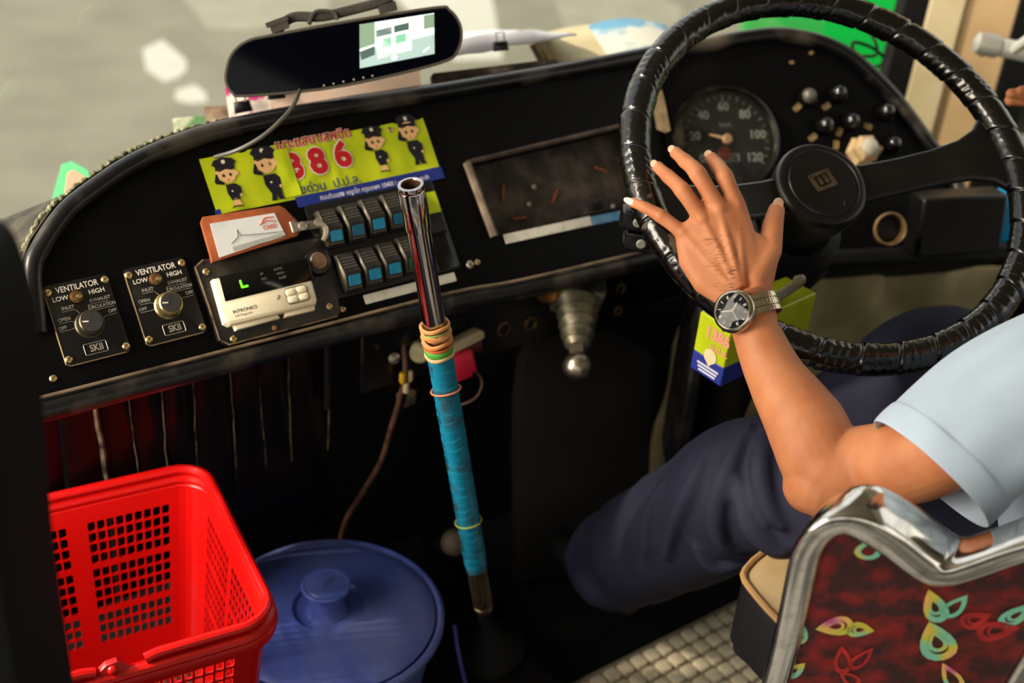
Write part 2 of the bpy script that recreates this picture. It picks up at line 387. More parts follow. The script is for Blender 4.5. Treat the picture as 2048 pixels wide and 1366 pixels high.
# knee panel with vertical pleats, below the lip
burg = mat('burgundy_vinyl_glints', '#050303', .3, spec=.2, mix=('#1c0705', 5, .45, .75, .45), bump=(60, .2))  # dark vinyl with brownish red reflections put into its colour
px = [.20, .262, .313, .361, .409, .452, .492, .545, .592, .640, .701]
kb = MB(); nzr = 14
for a, b in zip(px[:-1], px[1:]):
    vs = []; fs = []
    for j in range(nzr+1):
        z = .655-.44*j/nzr
        for i in range(9):
            t = i/8; bul = .010*(math.sin(PI*t)**.6) if 0 < i < 8 else 0
            x = a+(b-a)*t+.004*math.sin(9*z+a*30)
            vs.append((x, 1.340-bul*(.5+.5*math.sin(3+z*7))-.02*(z < .3)*0, z))
    for j in range(nzr):
        for i in range(8): fs.append((j*9+i, j*9+i+1, (j+1)*9+i+1, (j+1)*9+i))
    kb.add(vs, fs)
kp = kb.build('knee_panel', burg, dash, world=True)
slit = MB()
for x, w in zip(px[3:], (.0042, .0008, .0009, .0005, .0006, .0005, .0009, .0011)):
    slit.tube([(x+.004*math.sin(9*z+x*30)+random.uniform(-.001, .001), 1.337, z) for z in [.63-.27*k/12 for k in range(13)]], [w*(.4+.6*math.sin(PI*(k+.8)/13.6)) for k in range(13)], 6)
slit.build('worn_seam', mat('worn_seam', '#6b5e47', .7, mix=('#1c1610', 50, .42, .62)), kp)
for o in [kp.children[0]]: o.matrix_basis = Matrix()
# bracket under the lip
br = MB().box(.62, .012, .10, None, (1.02, 1.262, .552))
br.build('bracket_plate', gloss, dash, world=True, bev=.003)
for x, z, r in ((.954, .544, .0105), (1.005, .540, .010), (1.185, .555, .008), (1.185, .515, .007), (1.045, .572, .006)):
    MB().tube([(x+r*math.cos(a), 1.2545, z+r*math.sin(a)) for a in [2*PI*k/20 for k in range(20)]], .0022, 6, True).build('lit_hole_rim', mat('lit_hole_rim', '#8a6b45', .4, .6, mix=('#3a2c1d', 80, .4, .65)), dash, world=True)  # rings put the orange light on the hole rims into colour
MB().tube([(.682, 1.30, .66), (.690, 1.32, .45)], .006, 8).build('panel_post', dusty, dash, world=True)
MB().lathe([(.004, 0), (.0085, .001), (.0085, .004), (.003, .007)], 14, axis_frame((.752, 1.24, .56), (-.2, -1, .3))).build('screw', steel, dash, world=True)

# ---------------------------------------------------------------- things on the dashboard
# ventilator switch plates
def ventilator(cx, cy, label, grp):
    w, h = .0765, .0985
    t = thing('ventilator_control', label, 'control panel', M1 @ T(cx, cy, .0), grp)
    MB().prism(rrect(w, h, .005, 4), 0, .004, None, .0015).build('plate', mat('plate_black', '#07070a', .3, mix=('#17150f', 30, .5, .8, .5)), t)
    MB().tube([(-w/2+.0012, h/2-.006, .004), (-w/2+.0012, -h/2+.004, .004), (-w/2+.006, -h/2+.001, .004), (w/2-.006, -h/2+.001, .004)], .0009, 6).build('plate_edge', mat('pale_edge', '#a08a66', .4, .7), t)  # pale line drawn along the left and lower edges
    for x, y in ((-.033, .0405), (.0335, .0415), (.0335, -.0415), (-.033, -.0405)): put(sc_me, t, T(x, y, .004), 'screw')
    z = .0043; p = MB()
    p.text('VENTILATOR', .0100, T(.0005, .0405, z), .00012, xs=.82)
    p.text('LOW', .0078, T(-.0215, .0305, z), .0001); p.text('HIGH', .0078, T(.0205, .0305, z), .0001)
    p.build('lettering', white_print, t, smooth=False)
    q = MB()
    q.text('INLET', .0056, T(-.0165, .0185, z), .0001); q.text('OPEN', .0056, T(-.0245, .006, z), .0001); q.text('OFF', .0056, T(-.029, -.0035, z), .0001)
    q.text('EXHAUST', .0056, T(.0215, .0205, z), .0001); q.text('CIRCULATION', .0056, T(.0215, .0125, z), .0001, xs=.86); q.text('OFF', .0056, T(.031, .0035, z), .0001)
    def line(*pts): q.tube([(x, y, z) for x, y in pts], .0003, 4)
    line((-.024, .0148), (-.0095, .0148), (-.0030, .006)); line((-.031, .0022), (-.0175, .0022), (-.0095, -.002)); line((-.033, -.0072), (-.020, -.0072), (-.010, -.0055))
    line((.031, .0165), (.0065, .0165), (.0055, .007)); line((.035, .0088), (.0095, .0088)); line((.035, -.0005), (.022, -.0008), (.0135, -.005))
    q.build('dial_lines', grey_print, t, smooth=False)
    l = MB(); l.text('SKII', .0115, T(.001, -.0345, z), .0003, xs=.85)
    o = rrect(.026, .013, .0015, 2)
    l.tube([(x, y-.0345, z) for x, y in o], .0004, 4, True); l.build('logo', mat('logo_silver', '#9d978b', .4, .3), t, smooth=False)
    # toggle
    tg = MB().lathe([(.0068, 0), (.0078, .001), (.0078, .003), (.0062, .0035), (.0062, .006), (.0035, .0065)], 18).build('toggle_nut', mat('rusty_brass', '#8d6a42', .4, .8, mix=('#4a3422', 120, .4, .7)), t); tg.matrix_basis = T(-.004, .029, .004)
    MB().lathe([(.0022, 0), (.0026, .010), (.0034, .015), (.0028, .0175), (.001, .0185)], 14, Matrix.Rotation(.22, 4, 'X')).build('toggle_lever', brass, tg)
    # knob
    kn = MB().lathe([(.0165, 0), (.0165, .002), (.0148, .0035), (.0142, .017), (.0128, .0185)], 36).build('knob', mat('knob_gold', '#a99666', .3, .85, mix=('#5e5138', 40, .45, .7)), t); kn.matrix_basis = T(.0005, -.0065, .004)
    MB().lathe([(.0118, .0183), (.0118, .0192), (.0005, .0192)], 32).build('knob_cap', mat('knob_cap', '#2a2927', .5, mix=('#3a3833', 90, .4, .7)), kn)
    MB().box(.0066, .0016, .0006, T(-.0072, .0012, .0196) @ rz(-10)).build('pointer', white_print, kn)
    return t
v1 = ventilator(.3402, -.0490, 'outer left black VENTILATOR switch plate with dull grey knob', 'ventilator plates')
v2 = dup(v1, M1 @ T(.4348, -.0490, 0), 'black VENTILATOR switch plate with gold knob, next to the cream controller', 'ventilator plates')
for ch in v1.children:
    if ch.name.startswith('knob'): ch.data = ch.data.copy(); ch.data.materials[0] = mat('knob_dull', '#4a4539', .35, .8, mix=('#7d6d4d', 40, .5, .75))

# air conditioner controller
ac = thing('air_conditioner_controller', 'cream air conditioner controller with green digit on black bezel', 'controller', M1 @ T(.566, -.066, 0))
bz = [(-.085, .050), (-.075, .056), (.090, .052), (.092, .04), (.082, -.048), (.076, -.055), (-.074, -.055), (-.0845, -.046)]
MB().prism(bz, 0, .010, None, .003).build('bezel', mat('bezel', '#161412', .42, mix=('#3b342b', 16, .5, .8, .6), bump=(200, .08)), ac)
MB().tube([(-.0725, .055, .0098), (-.0845, .048, .0098), (-.0835, -.046, .0098), (-.074, -.0545, .0098), (.074, -.0545, .0098)], .0013, 6).build('bezel_edge', mat('bezel_edge', '#8b7557', .5, .4, mix=('#3c3124', 50, .4, .7)), ac)
for x, y in ((-.0738, .040), (.068, -.0395), (-.067, -.049)): put(sc_me, ac, T(x, y, .0098), 'screw')
MB().lathe([(.004, 0), (.0032, .003), (.0005, .0045)], 12, T(-.012, -.0485, .009)).build('rivet', mat('rust', '#7a5232', .7), ac)
bo = [(-.073, .027), (.052, .0255), (.0495, -.029), (.046, -.0345), (-.070, -.0335), (-.0755, -.029)]
body = MB().prism(bo, .008, .024, None, .004).build('body', cream, ac)
MB().prism([(-.0655, .028), (.0535, .0265), (.0525, -.004), (-.0675, -.004)], .010, .0246, None, .001).build('display', mat('display_black', '#030304', .12), ac)
dg = MB()
for x, y, w, h in ((-.0415, .0125, .0026, .0105), (-.0375, .0085, .0085, .0026)): dg.prism(rrect(w, h, .001, 3), .0246, .0250, T(x, y))
dg.build('digit', mat('led_green', '#5dff1a', .4, emit=2.2), ac)
tn = MB()
for x, y, s in ((-.012, .019, 'SP'), (-.011, .0125, 'VAC'), (.0105, .0205, 'AUTO'), (.0120, .0145, 'HIGH'), (.0130, .0085, 'SLEEP')): tn.text(s, .0042, T(x, y, .0249))
tn.build('display_lettering', mat('dim_print', '#77746c', .6), ac, smooth=False)
pr = MB(); pr.text('INTRONICS', .0058, T(-.0465, -.0190, .0242), .0001, xs=1.05); pr.text('Self Diagnosis', .0042, T(-.0500, -.0244, .0242))
pr.tube([(-.003, -.0165, .0241), (-.0005, -.0155, .0243), (.001, -.0115, .0243)], .0006, 5)
pr.build('brand_lettering', mat('dark_print', '#3b382e', .6), ac, smooth=False)
o = [(p[0]+.0245, p[1]-.0165) for p in rrect(.0305, .0205, .005, 4)]
MB().tube([(x, y, .0240) for x, y in o], .0007, 5, True).build('button_outline', mat('button_gap', '#5d5a48', .7), ac)
bt = MB().prism(rrect(.0140, .0085, .0038, 4), 0, .0026, None, .0012).mesh('button', cream)
for x in (.0170, .0318):
    for y in (-.0115, -.0213): put(bt, ac, T(x, y, .0238), 'button')
MB().prism([(-.064, -.0335), (-.006, -.0335), (-.004, -.0395), (-.063, -.0405)], .008, .019, None, .002).prism([(.004, -.0335), (.046, -.0335), (.044, -.0405), (.002, -.0400)], .008, .019, None, .002).build('flap', cream, ac)
# round push button at the bezel's corner
pb = thing('push_button', 'round brown push button with black ring beside the rocker switches', 'button', M1 @ T(.636, -.046, .006))
MB().lathe([(.0185, -.006), (.0185, .006), (.0165, .011), (.0125, .0125), (.0125, .009)], 32).build('ring', plastic, pb)
MB().lathe([(.0118, .004), (.0118, .0125), (.0105, .0142), (.0005, .0145)], 28).build('cap', mat('brown_cap', '#5b4532', .45, mix=('#75593f', 70, .4, .7)), pb)

# rocker switches
def rocker(x, y, label, lens, dim=''):
    t = thing('rocker_switch', label, 'switch', M1 @ T(x, y, .004), 'rocker switches')
    MB().prism(rrect(.0275, .052, .002, 2), 0, .007, None, .001).build('housing', plastic, t)
    rk = MB(); w = .0115
    pr_ = [(-.0245, .006), (-.0245, .013), (-.004, .0215), (.0245, .0125), (.0245, .006)]
    rk.add([(s*w, a, b) for s in (-1, 1) for a, b in pr_], [(0, 1, 2, 3, 4)[::-1], (5, 6, 7, 8, 9)]+[(i, (i+1) % 5, 5+(i+1) % 5, 5+i) for i in range(5)])
    r = rk.build('rocker', mat('rocker_grey', '#161514', .4, mix=('#2b2824', 60, .4, .7)), t, bev=.001)
    MB().prism(rrect(.0165, .0135, .0012, 2), 0, .0012, T(0, -.0135, .0183) @ Matrix.Rotation(.41, 4, 'X')).build('lens', lens, r)
    d = MB()
    for i in range(5):
        for j in range(4):
            if j < 3 or True: d.box(.0024, .0018, .0012, T(-.0078+.0039*i, .0045+.0042*j, .0217-.0013*0) @ Matrix.Rotation(0, 4, 'X'))
    d.warp(lambda p: (p[0], p[1], p[2]-(p[1]+.004)*.315))
    e_ = MB()
    for i in range(5): e_.box(.0022, .0016, .0010, T(-.0076+.0038*i, -.0232, .0142))
    d.build('grip_dots', mat('grip', '#4a463f', .5), r, smooth=False); e_.build('foot_dots', mat('grip', '#4a463f'), r, smooth=False)
    MB().add([(-.0138, .024, .007), (-.0118, .024, .014), (-.0118, -.004, .0225), (-.0118, -.024, .0135), (-.0138, -.024, .007)], [(0, 1, 2, 3, 4)]).build('side_edge', mat('rocker_edge', '#4f483d', .4, .4), t, solid=.0006)
    return t
blue_l = mat('lens_blue', '#0f7fa8', .35, mix=('#1690b6', 60, .4, .7)); blue_d = mat('lens_dark_blue', '#0a5a78', .4); green_l = mat('lens_green', '#0c5a1c', .35)
ROCK = [(.669, -.006, 'leftmost blue rocker switch of the upper row, beside the badge clip', blue_l), (.7015, -.005, 'dark blue rocker switch second in the upper row', blue_d), (.7335, -.003, 'blue rocker switch third in the upper row', blue_l), (.7655, -.002, 'dull blue rocker switch fourth in the upper row, left of the gear lever', blue_d), (.7975, -.001, 'rocker switch at the upper row end, hidden behind the gear lever', blue_l),
        (.674, -.068, 'leftmost bright blue rocker switch of the lower row, beside the brown button', blue_l), (.7048, -.067, 'bright blue rocker switch second in the lower row', blue_l), (.7355, -.066, 'bright blue rocker switch third in the lower row', blue_l), (.7665, -.064, 'green rocker switch at the lower row end behind the gear lever', green_l)]
r0 = rocker(*ROCK[0])
for x, y, lab, ln in ROCK[1:]:
    r = dup(r0, M1 @ T(x, y, .004), lab)
    for ch in r.children:
        for g_ in ch.children:
            if g_.name.startswith('lens') and ln is not blue_l: g_.data = g_.data.copy(); g_.data.materials[0] = ln
solo('yellow_label', MB().prism(rrect(.030, .030, .001, 2), 0, .0008), mat('yellow_green', '#cfe000', .5), 'plain bright yellow label right of the gear lever top', 'label', M1 @ T(.826, .0, .0048))
solo('white_label_strip', MB().prism(rrect(.1425, .0125, .001, 2), 0, .0012), paperw, 'blank white tape strip below the rocker switches', 'label', M1 @ T(.7600, -.1073, .0004))
solo('white_label_strip', MB().prism(rrect(.157, .014, .001, 2), 0, .0015), paperw, 'blank white tape strip on the edge of the dashboard tray', 'label', M1 @ T(1.0065, -.0750, .0006) @ rz(-1.2))
solo('blue_tape_strip', MB().prism(rrect(.213, .013, .001, 2), 0, .0015), mat('blue_tape', '#5d93b8', .55, mix=('#3f7499', 40, .4, .7)), 'light blue tape strip on the tray edge behind the hand', 'tape', M1 @ T(1.19, -.0810, .0006) @ rz(-1.8))

# anti-drug hotline sticker: lime sheet, blue foot, saluting officers
SM = M1 @ T(.697, .0815, .0012)
def wr(x, y): return .0018*noise.noise(V3((x*28, y*14, 1)))+.0016*math.sin(x*160+6*noise.noise(V3((x*9, y*30, 4))))*max(0, noise.noise(V3((x*8, y*9, 2))))+.0012*math.exp(-((x-.012)/.004)**2)
def wz(mb): return mb.warp(lambda p: (p[0], p[1], p[2]+wr(p[0], p[1])))
st = thing('hotline_sticker', 'crumpled lime green hotline sticker 1386 with saluting officers', 'sticker', SM)
def sheet(x0, y0, x1, y1, z, nx=60, ny=16, ragged=0):
    vs = []; fs = []
    for j in range(ny+1):
        for i in range(nx+1):
            x = x0+(x1-x0)*i/nx; y = y0+(y1-y0)*j/ny
            if ragged and j == ny: y -= ragged*max(0, noise.noise(V3((x*60, 3, 3))))
            y += (x-x0)*.030*(0 if j == 0 else 1)*((y-y0)/(y1-y0))*.45
            vs.append((x, y, z))
    for j in range(ny):
        for i in range(nx): a = j*(nx+1)+i; fs.append((a, a+1, a+nx+2, a+nx+1))
    return wz(MB().add(vs, fs))
sheet(-.1655, -.0385, .166, .036, 0, ragged=.004).build('lime_sheet', mat('lime', '#a5b512', .35, mix=('#b9c41c', 20, .4, .7)), st)
sheet(-.0575, -.0505, .1685, -.036, .0003, 40, 4).build('blue_foot', mat('sticker_blue', '#1c2c7c', .4), st)
sheet(-.1675, -.0405, -.160, -.032, .0003, 4, 3).build('blue_foot', mat('sticker_blue'  , '#1c2c7c'), st)
def officer(x, y, s, skirt):
    sk, nv, wt, rd_, bk = MB(), MB(), MB(), MB(), MB()
    Z = .0008
    M = T(x, y, Z) @ Matrix.Scale(s, 4)
    # legs / skirt
    if skirt:
        sk.flat([(-.005, -.036), (-.001, -.026), (.005, -.026), (.008, -.036)], 0, M); bk.flat([(-.008, -.0385), (0, -.0365), (.011, -.0385), (.004, -.0355), (-.004, -.0355)], .0001, M)
        nv.flat([(-.006, -.006), (.007, -.006), (.0085, -.018), (.007, -.028), (-.004, -.028), (-.007, -.018)], .0001, M)
    else:
        nv.flat([(-.008, -.006), (.009, -.006), (.010, -.020), (.0095, -.036), (.012, -.039), (.004, -.039), (.002, -.030), (.001, -.039), (-.006, -.039), (-.0035, -.030), (-.0085, -.018)], .0001, M)
    nv.flat([(-.008, -.006), (-.018, -.003), (-.019, .000), (-.014, .011), (-.011, .010), (-.013, .001), (-.006, -.001)], .00015, M)      # saluting arm
    nv.flat([(.007, -.006), (.013, -.012), (.012, -.021), (.009, -.021), (.008, -.012)], .00015, M); sk.flat(circ(.002, 8, .0105, -.0225), .0002, M)
    sk.flat(circ(.0125, 22, 0, .008, .98), .0002, M); sk.flat(circ(.0032, 10, .0128, .007), .0002, M)
    sk.flat([(-.015, .010), (-.0125, .0165), (-.010, .017), (-.010, .0085)], .00025, M)
    # cap
    nv.flat([(-.0135, .0135), (-.013, .019), (-.0165, .0225), (-.012, .028), (0, .0305), (.012, .028), (.0165, .0225), (.013, .019), (.0125, .0135), (0, .0165)], .0004, M)
    wt.flat(circ(.0028, 12, 0, .0245), .0005, M); bk.flat([(-.012, .0135), (0, .0165), (.012, .0135), (.009, .012), (0, .0145), (-.009, .012)], .00045, M)
    for ex in (-.0048, .0048): bk.flat(circ(.0019, 10, ex, .0065, 1.35), .0004, M); wt.flat(circ(.0006, 6, ex+.0006, .0076), .0005, M)
    rd_.flat(circ(.0014, 8, 0, -.0005, .6), .0004, M); wt.flat(circ(.0013, 8, 0, -.016), .0004, M)
    fig = wz(nv).build('officer_print', mat('print_navy', '#15131f', .4), st, smooth=False)
    for mb, nm_, m in ((sk, 'face', mat('print_skin', '#dcae78', .45)), (wt, 'badge', mat('print_white', '#d9cdb5', .5)), (rd_, 'lips', mat('print_red', '#b01522', .4)), (bk, 'eyes', mat('print_black', '#14110f', .4))):
        wz(mb).build(nm_, m, fig, smooth=False)
officer(-.137, .003, .98, True); officer(-.0825, .0065, 1.06, False); officer(.081, .0115, .98, True); officer(.1365, .0165, 1.06, False)
fs_ = sheet(-.0700, -.0345, -.0478, .030, .0019, 8, 16)
fs_.v = [(x+.004*(y > 0)*y*8, y, z-.0012*max(0, (-.056-x)/.014)) for x, y, z in fs_.v]
fs_.build('folded_strip', mat('lime', '#a5b512'), st)
tx_w, tx_r, tx_b, tx_l = MB(), MB(), MB(), MB()
tx_w.text('เบาะแสยาเสพติด', .0190, T(-.0060, .0362, .0006) @ rz(.8), .0009, xs=.90); tx_r.text('เบาะแสยาเสพติด', .0190, T(-.0060, .0362, .0009) @ rz(.8), .0003, xs=.90)
for ch, x, y in (('3', -.044, .0035), ('8', -.0105, .0045), ('6', .027, .0075)):
    tx_w.text(ch, .047, T(x, y, .0007), .0040, xs=1.02); tx_r.text(ch, .047, T(x, y, .0011), .0021, xs=1.02)
tx_b.text('สายด่วน  ป.ป.ส.', .0165, T(-.0120, -.0285, .0008), .0002, xs=1.05)
tx_l.text('ถนนดินแดง พญาไท กรุงเทพฯ 10400 / www.oncb.go.th', .0093, T(.060, -.0440, .0009), .00012, xs=.82)
for mb, nm_, m in ((tx_w, 'letter_outline', mat('print_white', '#d9cdb5')), (tx_r, 'red_lettering', mat('print_red', '#b01522')), (tx_b, 'blue_lettering', mat('print_blue', '#2b3f63', .5)), (tx_l, 'address_lettering', mat('print_pale', '#c9c9dd', .5))):
    wz(mb).build(nm_, m, st, smooth=False)

# identity card holder
hd = thing('card_holder', 'orange leather badge holder with white card and metal clip', 'badge holder', M1 @ T(.561, .012, .013))
ho = [(-.0535, .0285), (.048, .0235), (.0535, .019), (.0660, -.003), (.0650, -.014), (.058, -.020), (-.0610, -.030), (-.060, -.020), (-.0585, .022)]
MB().prism(ho, 0, .004, None, .0015).build('leather', mat('orange_leather', '#85401a', .55, mix=('#9a4e22', 50, .4, .7), bump=(160, .2)), hd)
ci = [(-.048, .0180), (.0375, .0150), (.0425, -.016), (-.0500, -.026)]
MB().prism(ci, .0038, .0046).build('card', mat('card_white', '#d7d9da', .25, mix=('#bcc1c2', 25, .5, .8)), hd)
cm = MB()
cm.tube([(-.030, -.012, .0048), (-.020, -.006, .0048), (-.018, .004, .0048), (-.016, -.004, .0048), (.01, -.0075, .0048), (.040, -.0105, .0048)], .0006, 4)
for k in range(3): cm.tube([(-.03, -.017-.002*k, .0048), (.040, -.013-.0025*k, .0048)], .0004, 4)
cm.build('card_drawing', mat('pencil_grey', '#8f8d86', .6), hd)
rl = MB(); rl.tube(spline([(.016, .005, .0049), (.022, .011, .0049), (.034, .0105, .0049)], 5), .0009, 5); rl.tube(spline([(.013, .004, .0049), (.024, .007, .0049), (.036, .004, .0049)], 5), .0009, 5)
rl.text('CARD', .007, T(.026, -.0015, .0049), .0003); rl.build('card_logo', mat('logo_coral', '#d8735c', .5), hd)
MB().box(.007, .0155, .003, None, (.0560, -.008, .0052)).build('loop', mat('nickel', '#c9bfae', .3, .9), hd, bev=.001)
cl = MB(); cl.prism([(.058, -.003), (.096, -.006), (.098, -.0165), (.058, -.0150)], .005, .0065, None, .0005); cl.build('clip_strap', mat('clear_strap', '#6a665c', .35, .3), hd)
for x in (.0680, .0905): MB().lathe([(.006, 0), (.0055, .002), (.003, .003), (.001, .003)], 16, T(x, -.0095, .0065)).build('snap', mat('nickel', '#c9bfae'), hd)
MB().tube(spline([(.0905, -.010, .009), (.096, -.018, .010), (.094, -.028, .009), (.089, -.034, .007)], 5), .0035, 8).build('clip', mat('nickel', '#c9bfae'), hd)

# sticks, crumbs and clip in the tray
twig = mat('orange_stick', '#8a4a26', .7, mix=('#5d3219', 60, .4, .7))
for k, (x, y, a, lab) in enumerate(((.9278, .0285, 12, 'short dark stick in the top left corner of the dashboard tray'), (.9742, .0008, 65, 'upright brown stick in the tray left half'), (1.0615, -.0218, 45, 'orange stick lying in the middle of the tray'), (.9876, -.0426, -5, 'orange stick lying just above the white tape strip'), (1.1618, .0026, -30, 'orange stick at the right of the tray by the wheel rim'))):
    solo('wood_stick', MB().box(.024, .0042, .003), twig, lab, 'stick', M1 @ T(x, y, -.0332) @ rz(a), 'sticks in the tray', bev=.0008)
for x, y, lab in ((1.0295, -.0016, 'pale pebble in the upper middle of the tray'), (1.0108, -.0255, 'pale pebble in the lower middle of the tray'), (1.1602, -.0582, 'pale pebble at the tray edge by the blue tape')):
    solo('pebble', MB().ball(.0042, None, 10, 6, (1, 1, .7)), mat('pebble', '#8f8775', .8), lab, 'pebble', M1 @ T(x, y, -.032), 'pebbles in the tray')
bc = thing('binder_clip', 'small black binder clip on the front edge of the tray', 'clip', M1 @ T(1.0993, -.058, .004))
MB().prism([(-.011, -.006), (.011, -.006), (.009, .005), (-.009, .005)], -.005, .006, None, .001).build('clip_body', matte, bc)
MB().tube([(-.005, .004, .004), (-.006, .016, .005), (.006, .016, .005), (.005, .004, .004)], .001, 6).build('clip_wire', matte, bc)

# speedometer
sp = thing('speedometer', 'large round speedometer with pale needle behind the steering wheel', 'gauge', M2 @ T(.101, .018, 0))
ring_m = mat('gauge_ring', '#15140f', .25, .6, mix=('#3d382d', 30, .5, .8))
MB().lathe([(.090, 0), (.089, .010), (.084, .020), (.079, .022), (.076, .018), (.075, .004)], 64, cap=False).build('bezel', ring_m, sp)
MB().lathe([(.0765, .003), (.0765, .0045), (.0005, .0045)], 48).build('dial', mat('dial', '#0b0c0c', .6, mix=('#15171a', 10, .4, .7)), sp)
nb = MB(); tk = MB(); zz = .0051
for k, s in enumerate(('0', '20', '40', '60', '80', '100', '120')):
    a = math.radians(215-41.5*k); nb.text(s, .0195, T(.054*math.cos(a), .054*math.sin(a), zz), .0006)
for k in range(25):
    a = math.radians(215-41.5*k/4); r1_ = .066 if k % 4 else .062
    tk.box(.0735-r1_, .0020 if k % 2 == 0 else .0012, .0004, rz(math.degrees(a)) @ T((.0735+r1_)/2, 0, zz))
tk.text('km/h', .010, T(0, .024, zz)); tk.tube([(x, y-.030, zz) for x, y in rrect(.036, .012, .001, 2)], .0007, 4, True)
nb.build('numerals', mat('dial_white', '#8f978f', .6), sp, smooth=False); tk.build('tick_marks', mat('dial_grey', '#7c857e', .6), sp, smooth=False)
od = MB()
for k in range(6): od.text('004217'[k], .0095, T(-.0135+.0054*k, -.030, zz+.0002))
od.build('odometer', mat('dial_white', '#8f978f'), sp, smooth=False)
MB().prism([(.006, -.003), (.006, .003), (-.030, .0014), (-.032, 0), (-.030, -.0014)], .008, .0095, rz(-14)).build('needle', mat('needle', '#d9b58b', .5), sp)
MB().lathe([(.0085, .005), (.0085, .010), (.006, .012), (.0005, .0122)], 24).build('needle_cap', mat('needle_cap', '#b78d68', .5), sp)
MB().lathe([(.011, .0048), (.011, .0056), (.0005, .0056)], 20, T(-.006, -.022, 0)).build('warning_patch', mat('dial_rust', '#5d2413', .6), sp)
MB().lathe([(.0775, .0165), (.05, .0185), (.0005, .019)], 40, cap=False).build('cover_glass', glass('gauge_glass', (.9, .9, .9, 1), .05, .08), sp)
# indicator lamps
def lamp(x, y, label, r=.0165):
    t = thing('indicator_lamp', label, 'lamp', M2 @ T(x, y, 0), 'dashboard indicator lamps')
    MB().lathe([(r, 0), (r*1.02, .004), (r*.92, .009), (r*.82, .010), (r*.80, .006)], 28, cap=False).build('ring', mat('lamp_ring', '#24211d', .18, .9), t)
    MB().lathe([(r*.80, .006), (r*.72, .013), (r*.5, .0185), (r*.22, .021), (r*.01, .0215)], 28, cap=False).build('lens', mat('lamp_lens', '#151619', .06, .25, coat=.8), t)
    return t
l0 = lamp(.2514, .0877, 'grey topped indicator lamp, upper left of the cluster on the dashboard pod')
for x, y, lab in ((.3059, .0932, 'topmost glossy indicator lamp of the cluster, right of the grey topped one'), (.3893, .0609, 'indicator lamp nearest the window pillar in the cluster'), (.276, .0394, 'indicator lamp just above the wheel hub, leftmost of the middle row'), (.3236, .0455, 'indicator lamp in the centre of the cluster'), (.3942, .0054, 'lowest right indicator lamp of the cluster above the wheel spoke')):
    dup(l0, M2 @ T(x, y, 0), lab)
for ch in l0.children:
    if ch.name.startswith('lens'): ch.data = ch.data.copy(); ch.data.materials[0] = mat('lamp_grey', '#5b5953', .35, .2, mix=('#3a3833', 60, .4, .7))
hk = thing('pull_knob', 'pale faceted pull knob with clear cap, right of the wheel hub', 'knob', M2 @ T(.336, -.006, 0))
MB().lathe([(.027, 0), (.027, .004), (.021, .010), (.024, .024), (.017, .030)], 6).build('facet_base', mat('knob_tan', '#a48962', .4, mix=('#c4aa80', 30, .4, .7)), hk)
MB().lathe([(.014, .028), (.015, .034), (.009, .040), (.001, .0415)], 24).build('clear_cap', mat('clear_cap', '#a9a597', .15, coat=.5), hk)
# torn card and stick left of the gauge
solo('torn_card', MB().prism([(-.013, .035), (.004, .036), (.008, .01), (.012, -.030), (.004, -.034), (-.010, -.028), (-.012, 0)], 0, .0015), mat('torn_card', '#8d7a5c', .8, mix=('#6d5b41', 60, .4, .7)), 'torn tan card strip between wheel rim and speedometer', 'card', M2 @ T(-.004, .065, .002))
solo('thin_stick', MB().tube([(-.030, .006, .004), (-.012, -.036, .004), (.004, -.076, .006)], .0026, 8), mat('bone', '#c9bb93', .6), 'thin bone coloured stick behind the fingers', 'stick', M2)

# ---------------------------------------------------------------- mirror, cards and paper above the dashboard
MM = Matrix(((.8951, -.0355, -.4445, .7514), (-.4066, .344, -.8463, 1.379), (.1829, .9383, .2935, .6628+.0), (0, 0, 0, 1)))
MM = frame((.7514, 1.379, .9628), (.8951, -.4066, .1829), (-.0355, .344, .9383))
mr = thing('interior_mirror', 'wide black rear view mirror with lit camera screen above the dashboard', 'mirror', MM)
mo = [(-.1615, -.012), (-.152, .0124), (-.1385, .0262), (-.1184, .034), (-.0889, .0350), (0, .0362), (.1275, .0350), (.1466, .0285), (.1570, .010), (.1565, -.0095), (.148, -.026), (.1316, -.0366), (.0657, -.0430), (-.0359, -.0455), (-.1403, -.0370), (-.1560, -.0300)]
mo = [(p.x, p.y) for p in spline([(x, y, 0) for x, y in mo], 4, True)]
MB().prism(mo, -.018, 0, None, .003).build('housing', mat('mirror_case', '#17150f', .35, mix=('#2c271f', 40, .5, .8)), mr)
MB().prism(inset(mo, .0032), -.0005, .0009).build('mirror_glass', mat('mirror_dark', '#020308', .06, .0, .12), mr, smooth=False)
MB().tube([(x, y, -.001) for x, y in inset(mo, .0012)], .0022, 6, True).build('rim', mat('mirror_rim', '#3a352c', .4), mr)
scr = [(.0251, .0289), (.1249, .0274), (.1160, -.0244), (.0145, -.0265)]
def sq(u, v): # point on the screen
    a = V3((*scr[0], 0)).lerp(V3((*scr[1], 0)), u); b = V3((*scr[3], 0)).lerp(V3((*scr[2], 0)), u); p = a.lerp(b, v); return (p.x, p.y)
sm = MB().prism(scr, .0008, .0013).build('screen', mat('screen_sky', '#cfdedd', .3, emit=.55), mr, smooth=False)
def patch(name, items, m):
    for k, pts in enumerate(items): MB().flat([sq(*p) for p in pts], .0015+.00002*k).build(name, m, sm, smooth=False)
def R_(u0, v0, u1, v1): return [(u0, v0), (u1, v0), (u1, v1), (u0, v1)]
patch('screen_road', [[(0, .62), (1, .52), (1, 1), (0, 1)]], mat('scr_road', '#8fa9a8', .4, emit=.5))
patch('screen_tree', [R_(0, 0, .20, .28), R_(.86, .02, 1, .35), [(0, .28), (.2, .2), (.2, .5), (0, .55)]], mat('scr_trees', '#6f8a76', .4, emit=.4))
patch('screen_bus', [[(.2, .14), (.68, .08), (.70, .80), (.24, .86)]], mat('scr_bus', '#d5e2da', .4, emit=.6))
